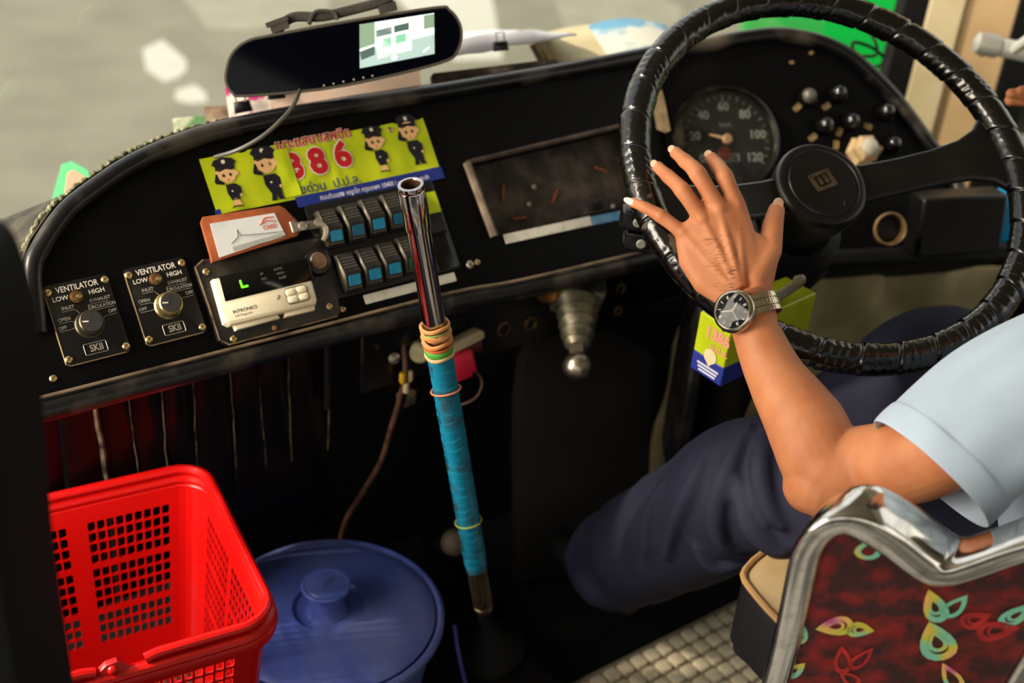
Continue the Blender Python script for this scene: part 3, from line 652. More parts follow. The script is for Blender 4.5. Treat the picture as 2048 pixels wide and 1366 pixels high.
patch('screen_bus_pane', [[(.22, .20), (.43, .16), (.43, .33), (.22, .36)], [(.46, .16), (.66, .13), (.66, .30), (.46, .32)], [(.0, .62), (.2, .55), (.2, .75), (.02, .82)]], mat('scr_panes', '#3d5557', .4, emit=.3))
patch('screen_bus_stripe', [[(.30, .42), (.42, .40), (.42, .60), (.30, .62)], [(.48, .39), (.62, .37), (.62, .56), (.48, .58)]], mat('scr_stripe', '#6fae92', .4, emit=.45))
patch('screen_light', [circ(.05, 10, .57, .32), circ(.04, 10, .46, .90, 1.4), [(.84, .88), (.92, .80), (.94, .82), (.86, .91)], [(.7, .40), (.98, .35), (.98, .50), (.7, .55)]], mat('scr_light', '#f4f7f2', .4, emit=1.0))
bd = MB()
for x, y in ((-.0363, -.0404), (-.0235, -.0400), (-.01, -.0397), (.004, -.0394), (.0169, -.0391), (.0291, -.0388)): bd.lathe([(.0014, .0008), (.0012, .0022), (.0003, .0024)], 10, T(x, y))
bd.build('mirror_buttons', mat('dot_grey', '#8d8375', .4), mr)
ms = MB()
ms.tube(spline([(-.086, .036, -.012), (-.060, .052, -.014), (-.020, .047, -.012), (.030, .050, -.014), (.075, .054, -.012)], 6), .0065, 8, flat=(1, .55), up=(0, 0, 1))
for x in (-.078, .066): ms.box(.024, .012, .016, T(x, .0440, -.010) @ rz(8 if x < 0 else 4)).box(.030, .006, .018, T(x-.002, .0500+.004*(x > 0), -.010) @ rz(10))
ms.tube(spline([(-.040, .040, -.006), (-.028, .054, -.008), (-.006, .050, -.008), (-.002, .040, -.006)], 5), .0028, 6)
ms.build('rubber_strap', mat('rubber_strap', '#1d1913', .7, mix=('#2f2920', 40, .4, .7)), mr)
MB().tube([(.0, .005, -.015), (.03, .010, -.075)], .012, 10).build('stem', matte, mr)
solo('mirror_cable', MB().tube(spline([(.6813, 1.3723, .9198), (.6462, 1.3162, .9259), (.6171, 1.2852, .9228), (.5907, 1.2799, .9075), (.5699, 1.286, .894), (.5521, 1.2984, .8822), (.5387, 1.3215, .8697)], 8), .0026, 8), mat('cable_grey', '#45413a', .4), 'thin grey cable hanging from the rear view mirror onto the dashboard', 'cable')
# tan board behind the mirror, cards with binder clips, white cloth, magazine
bd_m = mat('tan_board', '#bda595', .75, mix=('#a9917f', 14, .4, .7))
solo('cardboard_sheet', MB().prism([(-.108, -.07), (.108, -.07), (.108, .045), (-.108, .045)], -.002, .002, frame((.805, 1.478, .885), (.85, -.50, .10), (0, .35, .94))), bd_m, 'tan cardboard sheet standing behind and below the mirror', 'card')
def leafcard(c, w, h, m, lab, nm='paper_card', tilt=(0, .35, .94), ex=(.90, -.42, .1)):
    return solo(nm, MB().prism(rrect(w, h, .003, 2), -.0012, .0012, frame(c, ex, tilt)), m, lab, 'card')
leafcard((.668, 1.560, .818), .080, .045, mat('photo_brown', '#5a4436', .4, mix=('#93806b', 30, .4, .65)), 'small dark photo card leaning on the dash top, left of the clips')
leafcard((.700, 1.535, .850), .095, .050, mat('photo_pink', '#b02a6b', .4, mix=('#d7cfc6', 18, .5, .56)), 'white and magenta card standing left of the tan cardboard sheet')
leafcard((.645, 1.60, .800), .10, .03, mat('photo_green', '#c9c7b0', .5, mix=('#4f7a4a', 16, .5, .62)), 'pale green printed card lying behind the photo cards')
def bulldog(c, ex, lab, s=1):
    t = thing('binder_clip', lab, 'clip', frame(c, ex, (0, .3, .95)) @ Matrix.Scale(s, 4), 'binder clips on the dash top')
    MB().prism([(-.013, -.008), (.013, -.008), (.011, .008), (-.011, .008)], -.007, .007, None, .002).build('clip_body', gloss, t)
    MB().tube([(-.006, .006, .006), (-.007, .022, .004), (.007, .022, .004), (.006, .006, .006)], .0014, 6).build('clip_wire', steel, t)
    return t
bulldog((.665, 1.52, .852), (.9, -.4, .2), 'black binder clip on the small dark photo card')
bulldog((.712, 1.51, .868), (.9, -.4, .1), 'black binder clip on the white and magenta card')
bulldog((1.053, 1.445, .915), (.9, -.4, .1), 'black binder clip on the trim edge right of the mirror', .9)
# white cloth and dark folder between mirror and magazine
cl_ = MB(); vs = []; fs = []
for j in range(7):
    for i in range(25):
        u = i/24; v = j/6; x = .90+.33*u+.03*v; y = 1.46+.16*v+.10*u*.2; z = .915-.045*v+.020*math.sin(u*PI)*(v > .1)+.006*noise.noise(V3((u*6, v*4, 2)))
        vs.append((x, y, z-.012))
for j in range(6):
    for i in range(24): a = j*25+i; fs.append((a, a+1, a+26, a+25))
solo('white_cloth', cl_.add(vs, fs), mat('cloth_white', '#d3d3dc', .85, bump=(40, .3)), 'crumpled white cloth on the dash top between mirror and magazine', 'cloth', solid=.003)
solo('dark_folder', MB().prism(rrect(.20, .018, .006, 3), -.006, .006, frame((1.05, 1.452, .872), (.93, -.34, .10), (0, .5, .8))), mat('folder', '#2b2320', .6, mix=('#7a6a58', 22, .5, .8)), 'dark folded folder below the white cloth on the dash edge', 'folder')
mg = thing('magazine', 'curled old magazine with yellowed pages on the dash top', 'magazine', frame((1.315, 1.475, .848), (.93, -.36, .06), (.3, .9, .1)))
def sheetc(z0, bow, x0, x1, y0, y1, n=14):
    vs = []; fs = []
    for j in range(5):
        for i in range(n+1):
            u = i/n; v = j/4; vs.append((x0+(x1-x0)*u, y0+(y1-y0)*v, z0+bow*math.sin(PI*min(1, u*1.05))**.8+.012*v))
    for j in range(4):
        for i in range(n): a = j*(n+1)+i; fs.append((a, a+1, a+n+2, a+n+1))
    return MB().add(vs, fs)
for k, (z, b, c_) in enumerate(((-.012, .008, '#5d431a'), (-.004, .012, '#8f7136'), (.004, .014, '#c7b98f'))):
    sheetc(z, b, -.125+.006*k, .125-.01*k, -.075, .09).build('pages', mat('pages%s' % 'abc'[k], c_, .7, mix=('#3f2c14' if k == 0 else '#d8cda8', 12, .45, .8)), mg, solid=.005)
sheetc(.012, .016, -.04, .115, -.07, .085).build('cover', mat('cover_print', '#d9d6c6', .45, mix=('#5f9ec0', 9, .47, .56)), mg, solid=.003)
gl = mat('garland', '#7c7a5c', .85, mix=('#4a4d33', 60, .4, .6), bump=(90, .8))
gp = spline([M1 @ V3((x+.003, y-.004, -.026)) for x, y in ((.295, .045), (.33, .086), (.374, .112), (.43, .138), (.478, .153), (.535, .164), (.60, .169))], 16)
gm = MB()
for k, p in enumerate(gp):
    gm.ball(.0062+.0016*random.random(), Matrix.Translation(p+V3((0, .004, .003*math.sin(k*1.9)))) @ rz(random.uniform(0, 90)), 8, 5, (1, .6, 1))
solo('woven_braid', gm, gl, 'greyish green woven braid along the left end of the dashboard trim', 'braid')
pn = thing('pennant', 'green edged pink pennant standing past the left end of the dashboard', 'pennant', frame((.467, 1.684, .713), (.86, -.50, .1), (-.1, .35, .93)) @ Matrix.Scale(.75, 4))
MB().prism([(-.085, -.115), (-.02, .035), (.0, .040), (.03, .02), (.03, -.115)], -.002, .002).build('green_border', mat('pennant_green', '#4fb277', .6), pn)
MB().prism([(-.05, -.115), (-.010, .018), (.002, .022), (.024, .006), (.024, -.115)], .002, .0035).build('pink_field', mat('pennant_pink', '#e8927a', .6), pn)

# ---------------------------------------------------------------- gear lever and rubber bands
LA, LB = V3((.650, 1.044, .919)), V3((.820, 1.076, .185)); LL = (LB-LA).length
LM = axis_frame(LA, LB-LA, (1, 0, 0))         # z runs down the lever
lv = thing('gear_lever', 'tall chromed gear lever with hollow top and blue tape wrapping', 'gear lever', axis_frame(LB, LA-LB))
def lz(t): return t*LL
tube_m = mat('dark_chrome', '#b3afb0', .10, 1)
MB().lathe([(.0100, .030), (.0100, .0015), (.0112, 0), (.0146, .0005), (.0150, .003), (.0150, .006), (.0146, .007), (.0153, .0085), (.0155, lz(.066)), (.0150, lz(.077)), (.0139, lz(.078)), (.0137, lz(.40)), (.0137, lz(.86))], 48, LM, False).build('shaft', tube_m, lv, world=True)
MB().lathe([(.0100, .0005), (.0096, .002), (.0100, .0035), (.0096, .005), (.0100, .0065), (.0096, .008), (.0100, .010), (.0098, .03), (.0005, .031)], 40, LM, False).build('threaded_bore', mat('bore_bronze', '#7a5c3a', .4, .8), lv, world=True)
# tape: overlapping turns
prof = []; z = lz(.325); k = 0
while z < lz(.862):
    st_ = .0135+.003*random.random()
    r = .0160+.0002*math.sin(k*2.1)
    prof += [(r+.0004, z), (r+.0002, z+st_*.5), (r-.0004, z+st_*.97), (r-.0009, z+st_*.995)]; z += st_; k += 1
tp_ = MB().lathe([(.0139, lz(.325))]+prof+[(.0139, prof[-1][1]+.001)], 36, LM, False)
iv = LM.inverted()
def tw(p):
    q = iv @ V3(p); a = math.atan2(q.y, q.x); q.z += .006*a/PI+.002*math.sin(2*a+q.z*40); f = 1+.012*noise.noise(V3((q.x*60, q.y*60, q.z*45))); return tuple(LM @ V3((q.x*f, q.y*f, q.z)))
tp_.warp(tw)
tape_m = mat('blue_wrap_tape', '#0e7fa0', .42, mix=('#2c3f45', 34, .50, .70, .7), bump=(110, .25))
tp_.build('tape_wrap', tape_m, lv, world=True)
sp_m = MB()
for k in range(16):
    a = 2*PI*k/16; sp_m.tube([LM @ V3((.0122*math.cos(a), .0122*math.sin(a), lz(.862))), LM @ V3((.0122*math.cos(a), .0122*math.sin(a), lz(.985)))], .0022, 6)
sp_m.lathe([(.0122, lz(.86)), (.0122, lz(.985)), (.0140, lz(.987)), (.0140, lz(.996)), (.010, lz(.999))], 30, LM)
sp_m.build('splined_end', mat('worn_steel', '#a3947a', .35, 1, mix=('#4b4235', 50, .45, .7, .6)), lv, world=True)
MB().lathe([(.010, lz(.99)), (.011, lz(1.05)), (.030, lz(1.09)), (.055, lz(1.13))], 24, LM).build('lever_boot', matte, lv, world=True)
def band(t, r, th, tilt, m, lab, grp=None, wob=.0, w=1):
    pts = []
    for k in range(40):
        a = 2*PI*k/40; pts.append(LM @ V3((r*math.cos(a), r*math.sin(a), lz(t)+tilt*math.cos(a+1.2)+wob*math.sin(3*a))))
    return solo('rubber_band', MB().tube(pts, th, 8, True, None, (1, w), tuple((LB-LA).normalized())), m, lab, 'rubber band', None, grp)
tanb = mat('band_tan', '#d9985a', .5, mix=('#c27a3c', 30, .4, .7)); 
for t, r, tl, wb, lab in ((.268, .0172, .0028, .001, 'tan rubber band topmost of the bundle on the gear lever'), (.277, .0168, -.0035, .002, 'tan rubber band second from the top of the bundle, tilted'), (.285, .0178, .004, -.002, 'tan rubber band third from the top of the bundle'), (.292, .0172, -.004, .0015, 'tan rubber band fourth from the top of the bundle'), (.299, .0176, .002, .001, 'lowest tan rubber band of the bundle, just above the red one')):
    band(t, r, .0021, tl, tanb, lab, 'tan rubber bands on the gear lever', wb, 1.35)
band(.281, .0170, .0015, .006, mat('band_olive', '#8d9a52', .5), 'thin olive rubber band crossing the tan bundle on the lever')
band(.307, .0168, .0020, .0005, mat('band_red', '#c2552a', .5), 'orange red rubber band between tan bundle and green band')
band(.316, .0166, .0018, .0, mat('band_green', '#4fa43c', .5), 'wide bright green rubber band below the tan bundle', None, 0, 2.9)
band(.327, .0174, .0018, .0015, mat('band_beige', '#d3b384', .5), 'pale beige rubber band at the top of the blue tape', None, .001, 1.5)
band(.408, .0190, .0012, .0075, mat('band_salmon', '#e08a66', .5), 'loose salmon rubber band lying slanted round the upper blue tape')
band(.738, .0186, .0011, .0060, mat('band_lime', '#a9b24a', .5), 'loose yellow green rubber band round the lower blue tape')

# ---------------------------------------------------------------- red shopping basket
solo('plastic_tray', MB().prism(rrect(.36, .27, .03, 4), 0, .046, None, .004), mat('tray_pale', '#b9b2a4', .6, mix=('#8f897b', 20, .4, .7)), 'pale flat plastic tray underneath the red basket', 'tray', T(.258, 1.16, .081) @ rz(-8))
BM = T(.258, 1.16, .13) @ rz(-8)
bk_ = thing('shopping_basket', 'bright red plastic shopping basket with square holes on the engine cover', 'basket', BM)
red = mat('basket_red', '#c80d0a', .30, sss=0, bump=(90, .03), mix=('#b80b09', 8, .45, .8))
BH, BX, BY, TAP = .30, .40, .32, .028
def ringpts():
    """perimeter columns: (x,y,nx,ny,kind,cell)"""
    pts = []; r = .03
    def straight(a, b, n):
        for k in range(n): t = k/n; pts.append((a[0]+(b[0]-a[0])*t, a[1]+(b[1]-a[1])*t, 's'))
    def arc(cx, cy, a0):
        for k in range(5): a = math.radians(a0+90*k/5); pts.append((cx+r*math.cos(a), cy+r*math.sin(a), 'c'))
    X, Y = BX/2, BY/2
    straight((X, -Y+r), (X, Y-r), 20); arc(X-r, Y-r, 0); straight((X-r, Y), (-X+r, Y), 27); arc(-X+r, Y-r, 90)
    straight((-X, Y-r), (-X, -Y+r), 20); arc(-X+r, -Y+r, 180); straight((-X+r, -Y), (X-r, -Y), 27); arc(X-r, -Y+r, 270)
    return pts
RP = ringpts(); NR = len(RP)
zrow = [BH-.0125, BH-.036]
for k in range(13): zrow.append(zrow[-1]-(.0062 if k in (4, 9) else .0172))
zrow.append(.012)
def at_w(i, z):
    x, y, _ = RP[i % NR]; s = 1-(BH-z)/BH*TAP/.18; return V3((x*s, y*s*(1-(BH-z)/BH*.02), z))
wallb = MB()
def hole(i, j):
    if RP[i][2] == 'c' or RP[(i+1) % NR][2] == 'c' or j == 0 or j == len(zrow)-2: return False
    if j in (5, 10): return False
    if i < 20: return i not in (0, 19, 10)
    if 25 <= i < 52: q = i-25; return q not in (0, 26, 10, 11, 21)
    if 57 <= i < 77: return i not in (57, 76, 67)
    q = i-82; return q not in (0, 26, 5, 15, 16)
for j in range(len(zrow)-1):
    for i in range(NR):
        a, b, c_, d = at_w(i, zrow[j]), at_w(i+1, zrow[j]), at_w(i+1, zrow[j+1]), at_w(i, zrow[j+1])
        if not hole(i, j): wallb.add([a, b, c_, d], [(0, 1, 2, 3)])
        else:
            def L2(u, v): return a.lerp(b, u).lerp(d.lerp(c_, u), v)
            h = [(.10, .20), (.19, .09), (.81, .09), (.90, .20), (.90, .80), (.81, .91), (.19, .91), (.10, .80)]
            vs = [a, b, c_, d]+[L2(*p) for p in h]
            wallb.add(vs, [(0, 5, 4), (0, 1, 6, 5), (1, 7, 6), (1, 2, 8, 7), (2, 9, 8), (2, 3, 10, 9), (3, 11, 10), (3, 0, 4, 11)])
wallb.build('basket_wall', red, bk_, solid=.0028, smooth=False)
fl = MB(); gx, gy = 22, 18; X, Y = BX/2-.034, BY/2-.028
for i in range(gx+1): fl.box(.006 if i not in (0, gx) else .02, 2*Y, .003, None, (-X+2*X*i/gx, 0, .0115))
for j in range(gy+1): fl.box(2*X, .006 if j not in (0, gy) else .02, .0032, None, (0, -Y+2*Y*j/gy, .0115))
fl.build('basket_floor', red, bk_)
def rimp(off, z, r0=.04):
    return [(x, y, z) for x, y in rrect(BX+2*off, BY+2*off, r0+off, 8)]
rim_b = MB(); rim_b.tube(rimp(.006, BH-.004), .0085, 10, True, None, (1.0, .95), (0, 0, 1)); rim_b.tube(rimp(.013, BH-.014), .0035, 6, True, None, (1, 2.6), (0, 0, 1)); rim_b.tube(rimp(.0005, BH-.013), .0025, 6, True)
rim_b.build('rim', red, bk_)
hp_ = [p for p in rimp(.004, BH+.0075) if p[0] > -.05]
k0 = [i for i, p in enumerate(rimp(.004, BH+.0075)) if p[0] > -.05]
full = rimp(.004, BH+.0115)
order = [p for p in full[27:]+full[:27] if p[0] > 0]   # right half, front to back
hdl = [(.052, -BY/2-.004, BH+.008), (.066, -BY/2-.004, BH+.0115)]+order+[(.0, BY/2+.004, BH+.0115), (-.014, BY/2+.004, BH+.008)]
MB().tube(hdl, .0062, 10).build('handle', red, bk_)
hdl2 = [((-x+.05 if y < 0 else -x-.06), y, z) for x, y, z in hdl]
hdl2 = [(max(x, -BX/2-.004), y, z) for x, y, z in hdl2]
MB().tube(hdl2, .0062, 10).build('handle', red, bk_)
for y in (-BY/2-.004, BY/2+.004):
    lg = MB().prism([(-.022, 0), (-.016, .010), (-.008, .017), (.004, .018), (.012, .012), (.018, 0)], -.004, .004, T(.018 if y < 0 else -.045, y, BH) @ Matrix.Rotation(PI/2, 4, 'X'), .0015)
    lg.ball(.0062, T(.016 if y < 0 else -.047, y-.004, BH+.009), 12, 8); lg.build('handle_pivot', red, bk_)
em = MB().text('MADE IN THAILAND', .008, T(-.085, -BY/2-.006, BH+.0045), .0002, thick=.0003); em.build('embossed_lettering', red, bk_, smooth=False)

# ---------------------------------------------------------------- blue pot and its lid
PC = V3((.611, 1.172, .08)); PS = 1.168
blue = mat('pot_blue', '#4354a0', .30, mix=('#6a76ac', 7, .45, .75, .45), bump=(50, .04))
MB_ = MB().lathe([(.110, 0), (.120, .004), (.131, .080), (.133, .094), (.141, .0955), (.144, .098), (.144, .1055), (.140, .1085), (.1365, .107), (.1335, .1005), (.130, .094), (.122, .02), (.0, .012)], 72, None, False)
MB_.warp(lambda p: (p[0]*PS, p[1]*PS, p[2]*1.13))
solo('cooking_pot', MB_, blue, 'round dark blue pot standing beside the red basket', 'pot', T(*PC))
ld = thing('pot_lid', 'round blue lid with button knob closing the pot', 'lid', T(PC.x, PC.y, PC.z+.1142) @ Matrix.Scale(PS, 4))
MB().lathe([(.130, -.004), (.1325, .003), (.1325, .006), (.126, .0098), (.118, .0125), (.095, .0165), (.060, .0180), (.046, .0182), (.0445, .0165), (.0435, .0135), (.036, .0125), (.002, .0125)], 72, None, False).build('lid_dome', blue, ld)
MB().lathe([(.027, .0120), (.0245, .018), (.0225, .026), (.0215, .044), (.0235, .049)], 40, T(-.004, 0, 0), False).build('knob_stem', blue, ld)
kn = MB().lathe([(r_*.9, z_+.015) for r_, z_ in [(.0255, .0335), (.0325, .0355), (.0340, .0378), (.0330, .0400), (.0310, .0405), (.0295, .0400), (.0270, .0397), (.0265, .0402), (.001, .0402)]], 48, T(-.004, 0, 0), False); kn.build('knob_cap', blue, ld)
sq_ = MB(); 
for k in range(5): sq_.tube([(-.014+.002*k, -.007+.003*k, .0554), (-.004+.002*k, -.003+.003*k, .0556), (.010, .002+.002*k, .0554)], .0006, 5)
sq_.build('embossed_mark', mat('pot_mark', '#54609e', .45), ld)

# ---------------------------------------------------------------- controls below the dashboard
th = thing('hand_throttle', 'worn steel plunger switch with ribbed sleeve and ball end under the dashboard', 'switch', axis_frame((1.085, 1.245, .585), V3((.999, 1.13, .540))-V3((1.085, 1.245, .585))) @ Matrix.Scale(1.25, 4))
grn = mat('grey_green_steel', '#8d8872', .35, .7, mix=('#3b372c', 40, .42, .7, .6))
MB().box(.060, .050, .030, None, (0, 0, .012)).build('bracket', grn, th, bev=.005)
pf = [(.026, .02)]
for k in range(4): pf += [(.028-.0025*k, .030+.016*k), (.021-.0025*k, .040+.016*k)]
pf += [(.016, .092), (.010, .098), (.009, .112)]
MB().lathe(pf, 28).build('ribbed_sleeve', grn, th)
MB().ball(.017, T(0, 0, .128), 22, 14).build('ball_end', steel, th)
MB().lathe([(.017, 0), (.0175, .006), (.010, .010), (.010, .004), (.002, .004)], 20, T(-.038, .006, .02)).build('side_ring', mat('brassy', '#a5824e', .35, .8), th)
solo('metal_tag', MB().prism(rrect(.055, .018, .002, 2), 0, .002), mat('tag_edge', '#6a5333', .5, .4, mix=('#1a1510', 30, .45, .6)), 'flat brass plate above the ribbed plunger switch', 'plate', frame((1.095, 1.250, .612), (1, 0, 0), (0, .2, 1)))
rs = thing('toggle_switch', 'red plastic switch with cream lever right of the gear lever', 'switch', frame((.862, 1.243, .530), (.97, -.05, .12), (0, .25, .95)) @ Matrix.Scale(.78, 4))
MB().prism(rrect(.050, .048, .006, 3), 0, .030, T(-.002, -.010), .005).prism(rrect(.038, .012, .003, 2), .0, .024, T(-.004, -.036), .003).build('switch_body', mat('switch_red', '#c6123a', .4), rs)
MB().prism(rrect(.095, .020, .009, 4), -.006, .022, T(.010, .026) @ rz(6), .004).build('cream_lever', mat('switch_cream', '#b6a987', .5), rs)
MB().prism(rrect(.034, .024, .008, 3), .0, .018, T(.034, .010), .003).build('dark_base', mat('switch_dark', '#4a0d14', .4), rs)
solo('white_plug', MB().lathe([(.012, 0), (.0155, .003), (.0155, .020), (.011, .026), (.002, .027)], 24), mat('plug_cream', '#b8b088', .5), 'cream round plug left of the gear lever under the dashboard', 'plug', axis_frame((.806, 1.255, .552), (-.5, -.8, .2)))
wire_m = mat('brown_wire', '#5b3a28', .5, mix=('#2b1c14', 60, .4, .7))
def cable(name, pts, r, m, lab): return solo(name, MB().tube(spline(pts, 8), r, 8), m, lab, 'cable')
cable('brown_cable', [(.790, 1.30, .62), (.775, 1.245, .539), (.770, 1.25, .48), (.763, 1.262, .42), (.760, 1.285, .347), (.746, 1.32, .265), (.734, 1.352, .19), (.731, 1.372, .10)], .0042, wire_m, 'brown twisted cable running down to the blue pot')
cable('black_cable', [(.800, 1.30, .62), (.783, 1.25, .539), (.78, 1.252, .48), (.772, 1.268, .42), (.768, 1.292, .345), (.755, 1.33, .262), (.744, 1.362, .18), (.741, 1.382, .10)], .0032, matte, 'thin black cable beside the brown twisted cable')
cable('thin_brown_wire', [(.872, 1.225, .520), (.890, 1.215, .495), (.884, 1.215, .468), (.866, 1.23, .450), (.85, 1.27, .43)], .0018, wire_m, 'thin brown wire hanging from the red switch')
ct = thing('wire_connector', 'yellow and white wire connector on the brown cable', 'connector', axis_frame((.7745, 1.241, .53), (0, 0, -1)))
MB().lathe([(.004, 0), (.005, .004), (.005, .014), (.003, .018)], 10, T(-.006, 0)).build('yellow_half', mat('conn_yellow', '#c99a12', .45), ct)
MB().lathe([(.0035, 0), (.0045, .004), (.0045, .014), (.003, .018)], 10, T(.006, .001)).lathe([(.004, .018), (.005, .022), (.005, .034), (.003, .036)], 10, T(0, .0005)).build('white_half', mat('conn_cream', '#b5a37a', .5), ct)
solo('metal_bracket', MB().prism([(-.018, -.012), (.010, -.016), (.018, .004), (.004, .016), (-.014, .012)], 0, .004), mat('bracket_grey', '#6d6549', .6, .3, mix=('#37321f', 50, .4, .7)), 'small folded grey metal bracket beside the brown cable', 'bracket', frame((.788, 1.262, .470), (1, 0, .2), (0, .2, 1)), bev=.001)
solo('round_object', MB().lathe([(.020, 0), (.022, .008), (.018, .022), (.010, .028), (.001, .029)], 20), mat('dim_beige', '#3d3528', .7), 'dim beige round object behind the gear lever', 'switch', axis_frame((.845, 1.20, .215), (-.3, -.8, .5)))  # small round thing of unknown use

# ---------------------------------------------------------------- steering wheel
WM = frame((1.18428, .8928, .89652), (.92274002, -.38542295, 0), (.31157631, .74594398, .58863213))
wh = thing('steering_wheel', 'large black steering wheel with wrapped ridged rim cover', 'steering wheel', WM)
RR, rr_ = .2616, .0192
NS, NT = 1320, 40; SEG = 33
rimm = MB(); vs = []; rng = random.Random(3)
seg_kind = [rng.choice((0, 0, 1, 2)) for _ in range(SEG)]
for s_ in (16, 13, 29): seg_kind[s_ % SEG] = 1
skew = [rng.uniform(-.25, .25) for _ in range(SEG)]
for i in range(NS):
    for k in range(NT):
        b = 2*PI*k/NT
        sraw = i/NS*SEG+.16*math.sin(b+1.0)
        s_ = int(math.floor(sraw)) % SEG; f = sraw-math.floor(sraw)
        r = rr_+.0013*(1-f)-.0022*math.exp(-((f-.0)/.035)**2)-.0022*math.exp(-((f-1)/.035)**2)
        kd = seg_kind[s_]
        if kd == 1:                       # perforated band
            for fx in (.3, .5, .7):
                for bk2 in range(10):
                    db = (b-bk2*PI/5-.1+PI) % (2*PI)-PI; d2 = ((f-fx)/.055)**2+(db/.11)**2
                    if d2 < 9: r -= .0022*math.exp(-d2)
        elif kd == 2: r -= .0004*(math.cos(f*PI*9)*.5+.5)*(1 if s_ % 2 else .2)
        a = 2*PI*i/NS
        r += .0006*noise.noise(V3((40*math.cos(a), 40*math.sin(a), 3*math.sin(b))))
        q = RR+r*math.cos(b); vs.append((q*math.cos(a), q*math.sin(a), r*math.sin(b)))
fs = [(i*NT+k, ((i+1) % NS)*NT+k, ((i+1) % NS)*NT+(k+1) % NT, i*NT+(k+1) % NT) for i in range(NS) for k in range(NT)]
rimm.add(vs, fs)
# glossy black leatherette, flaked to a dull grey brown where the left hand rests
rm = mat('rim_leather', '#050505', .2, coat=.35, bump=(240, .18))
nd = rm.node_tree.nodes; LK = rm.node_tree.links; bs = nd['Principled BSDF']
tcd = nd.new('ShaderNodeTexCoord'); nz_ = nd.new('ShaderNodeTexNoise'); nz_.inputs['Scale'].default_value = 26; nz_.inputs['Detail'].default_value = 6
vd = nd.new('ShaderNodeVectorMath'); vd.operation = 'DISTANCE'; vd.inputs[1].default_value = (-.27, -.09, .0)
mp_ = nd.new('ShaderNodeMapRange'); mp_.inputs['From Min'].default_value = .02; mp_.inputs['From Max'].default_value = .20; mp_.inputs['To Min'].default_value = .05; mp_.inputs['To Max'].default_value = -.25
ad = nd.new('ShaderNodeMath'); ad.operation = 'ADD'; rpx = nd.new('ShaderNodeValToRGB')
rpx.color_ramp.elements[0].position = .56; rpx.color_ramp.elements[1].position = .60
LK.new(tcd.outputs['Object'], nz_.inputs['Vector']); LK.new(tcd.outputs['Object'], vd.inputs[0]); LK.new(vd.outputs['Value'], mp_.inputs[0])
LK.new(nz_.outputs['Fac'], ad.inputs[0]); LK.new(mp_.outputs[0], ad.inputs[1]); LK.new(ad.outputs[0], rpx.inputs[0])
mc = nd.new('ShaderNodeMix'); mc.data_type = 'RGBA'; mc.inputs['A'].default_value = lin('#050505'); mc.inputs['B'].default_value = lin('#4c4336')
LK.new(rpx.outputs[0], mc.inputs['Factor']); LK.new(mc.outputs['Result'], bs.inputs['Base Color'])
mrr = nd.new('ShaderNodeMapRange'); mrr.inputs['To Min'].default_value = .2; mrr.inputs['To Max'].default_value = .38
LK.new(rpx.outputs[0], mrr.inputs[0]); LK.new(mrr.outputs[0], bs.inputs['Roughness'])
mcc = nd.new('ShaderNodeMapRange'); mcc.inputs['To Min'].default_value = .35; mcc.inputs['To Max'].default_value = 0
LK.new(rpx.outputs[0], mcc.inputs[0]); LK.new(mcc.outputs[0], bs.inputs['Coat Weight'])
rimm.build('rim', rm, wh, ang=180)
wheel_m = mat('wheel_plastic', '#08080a', .34, mix=('#15140f', 30, .5, .8), bump=(260, .05))
# spokes (plates that flare into the rim) and hub
def spoke(sg, ang):
    st_ = [(.040, .030, -.050), (.075, .0275, -.045), (.12, .0265, -.036), (.165, .027, -.024), (.20, .031, -.013), (.225, .042, -.007), (.243, .062, -.004), (.252, .078, -.002)]
    vs = []; fs = []
    for x, w, z in st_: vs += [(sg*x, -w, z-.006), (sg*x, w, z-.006), (sg*x, w*.93, z+.004), (sg*x, -w*.93, z+.004)]
    n_ = len(st_)
    for i in range(n_-1):
        for k in range(4): fs.append((i*4+k, i*4+(k+1) % 4, (i+1)*4+(k+1) % 4, (i+1)*4+k))
    fs += [(0, 1, 2, 3), tuple((n_-1)*4+k for k in (3, 2, 1, 0))]
    o = MB().add(vs, fs, rz(ang)).build('spoke', wheel_m, wh, bev=.0035)
spoke(1, 5); spoke(-1, 11)
HC = T(0, 0, 0)
MB().lathe([(.050, -.130), (.054, -.10), (.060, -.07), (.062, -.055), (.0625, -.043), (.061, -.038), (.0585, -.035), (.055, -.0352)], 64, None, False).build('hub_ring', wheel_m, wh)
hc = MB().lathe([(.0595, -.040), (.0590, -.0352), (.0565, -.0335), (.0505, -.0335), (.0490, -.0350), (.0475, -.0350), (.0460, -.0335), (.030, -.0322), (.001, -.0318)], 64, None, False).build('horn_button', plastic, wh)
emb = MB(); EM = T(-.001, .003, -.0322) @ rz(20)
emb.prism(rrect(.033, .026, .001, 2), 0, .0008, EM)
emb.build('emblem_plate', mat('emblem_bronze', '#8a7a66', .35, .8, mix=('#5b4e3f', 70, .4, .7)), hc)
e2 = MB(); e2.prism(rrect(.019, .016, .001, 2), .0008, .0014, EM)
e2.build('emblem_centre', mat('emblem_dark', '#15120f', .4, .5), hc)
e3 = MB()
for x in (-.0045, .0045): e3.prism(rrect(.0055, .012, .0008, 2), .0014, .0019, EM @ T(x, 0))
e3.build('emblem_pillars', mat('emblem_bronze', '#54483a'), hc)
hi = MB(); HM = T(.014, -.031, -.0328)
hi.tube([(-.008, .0035, 0), (-.008, -.0035, 0), (-.003, -.0015, 0), (.004, -.004, 0), (.007, -.004, 0), (.007, .004, 0), (.004, .004, 0), (-.003, .0015, 0), (-.008, .0035, 0)], .0004, 4, False, HM)
hi.build('horn_symbol', mat('horn_print', '#3a3935', .5), hc)
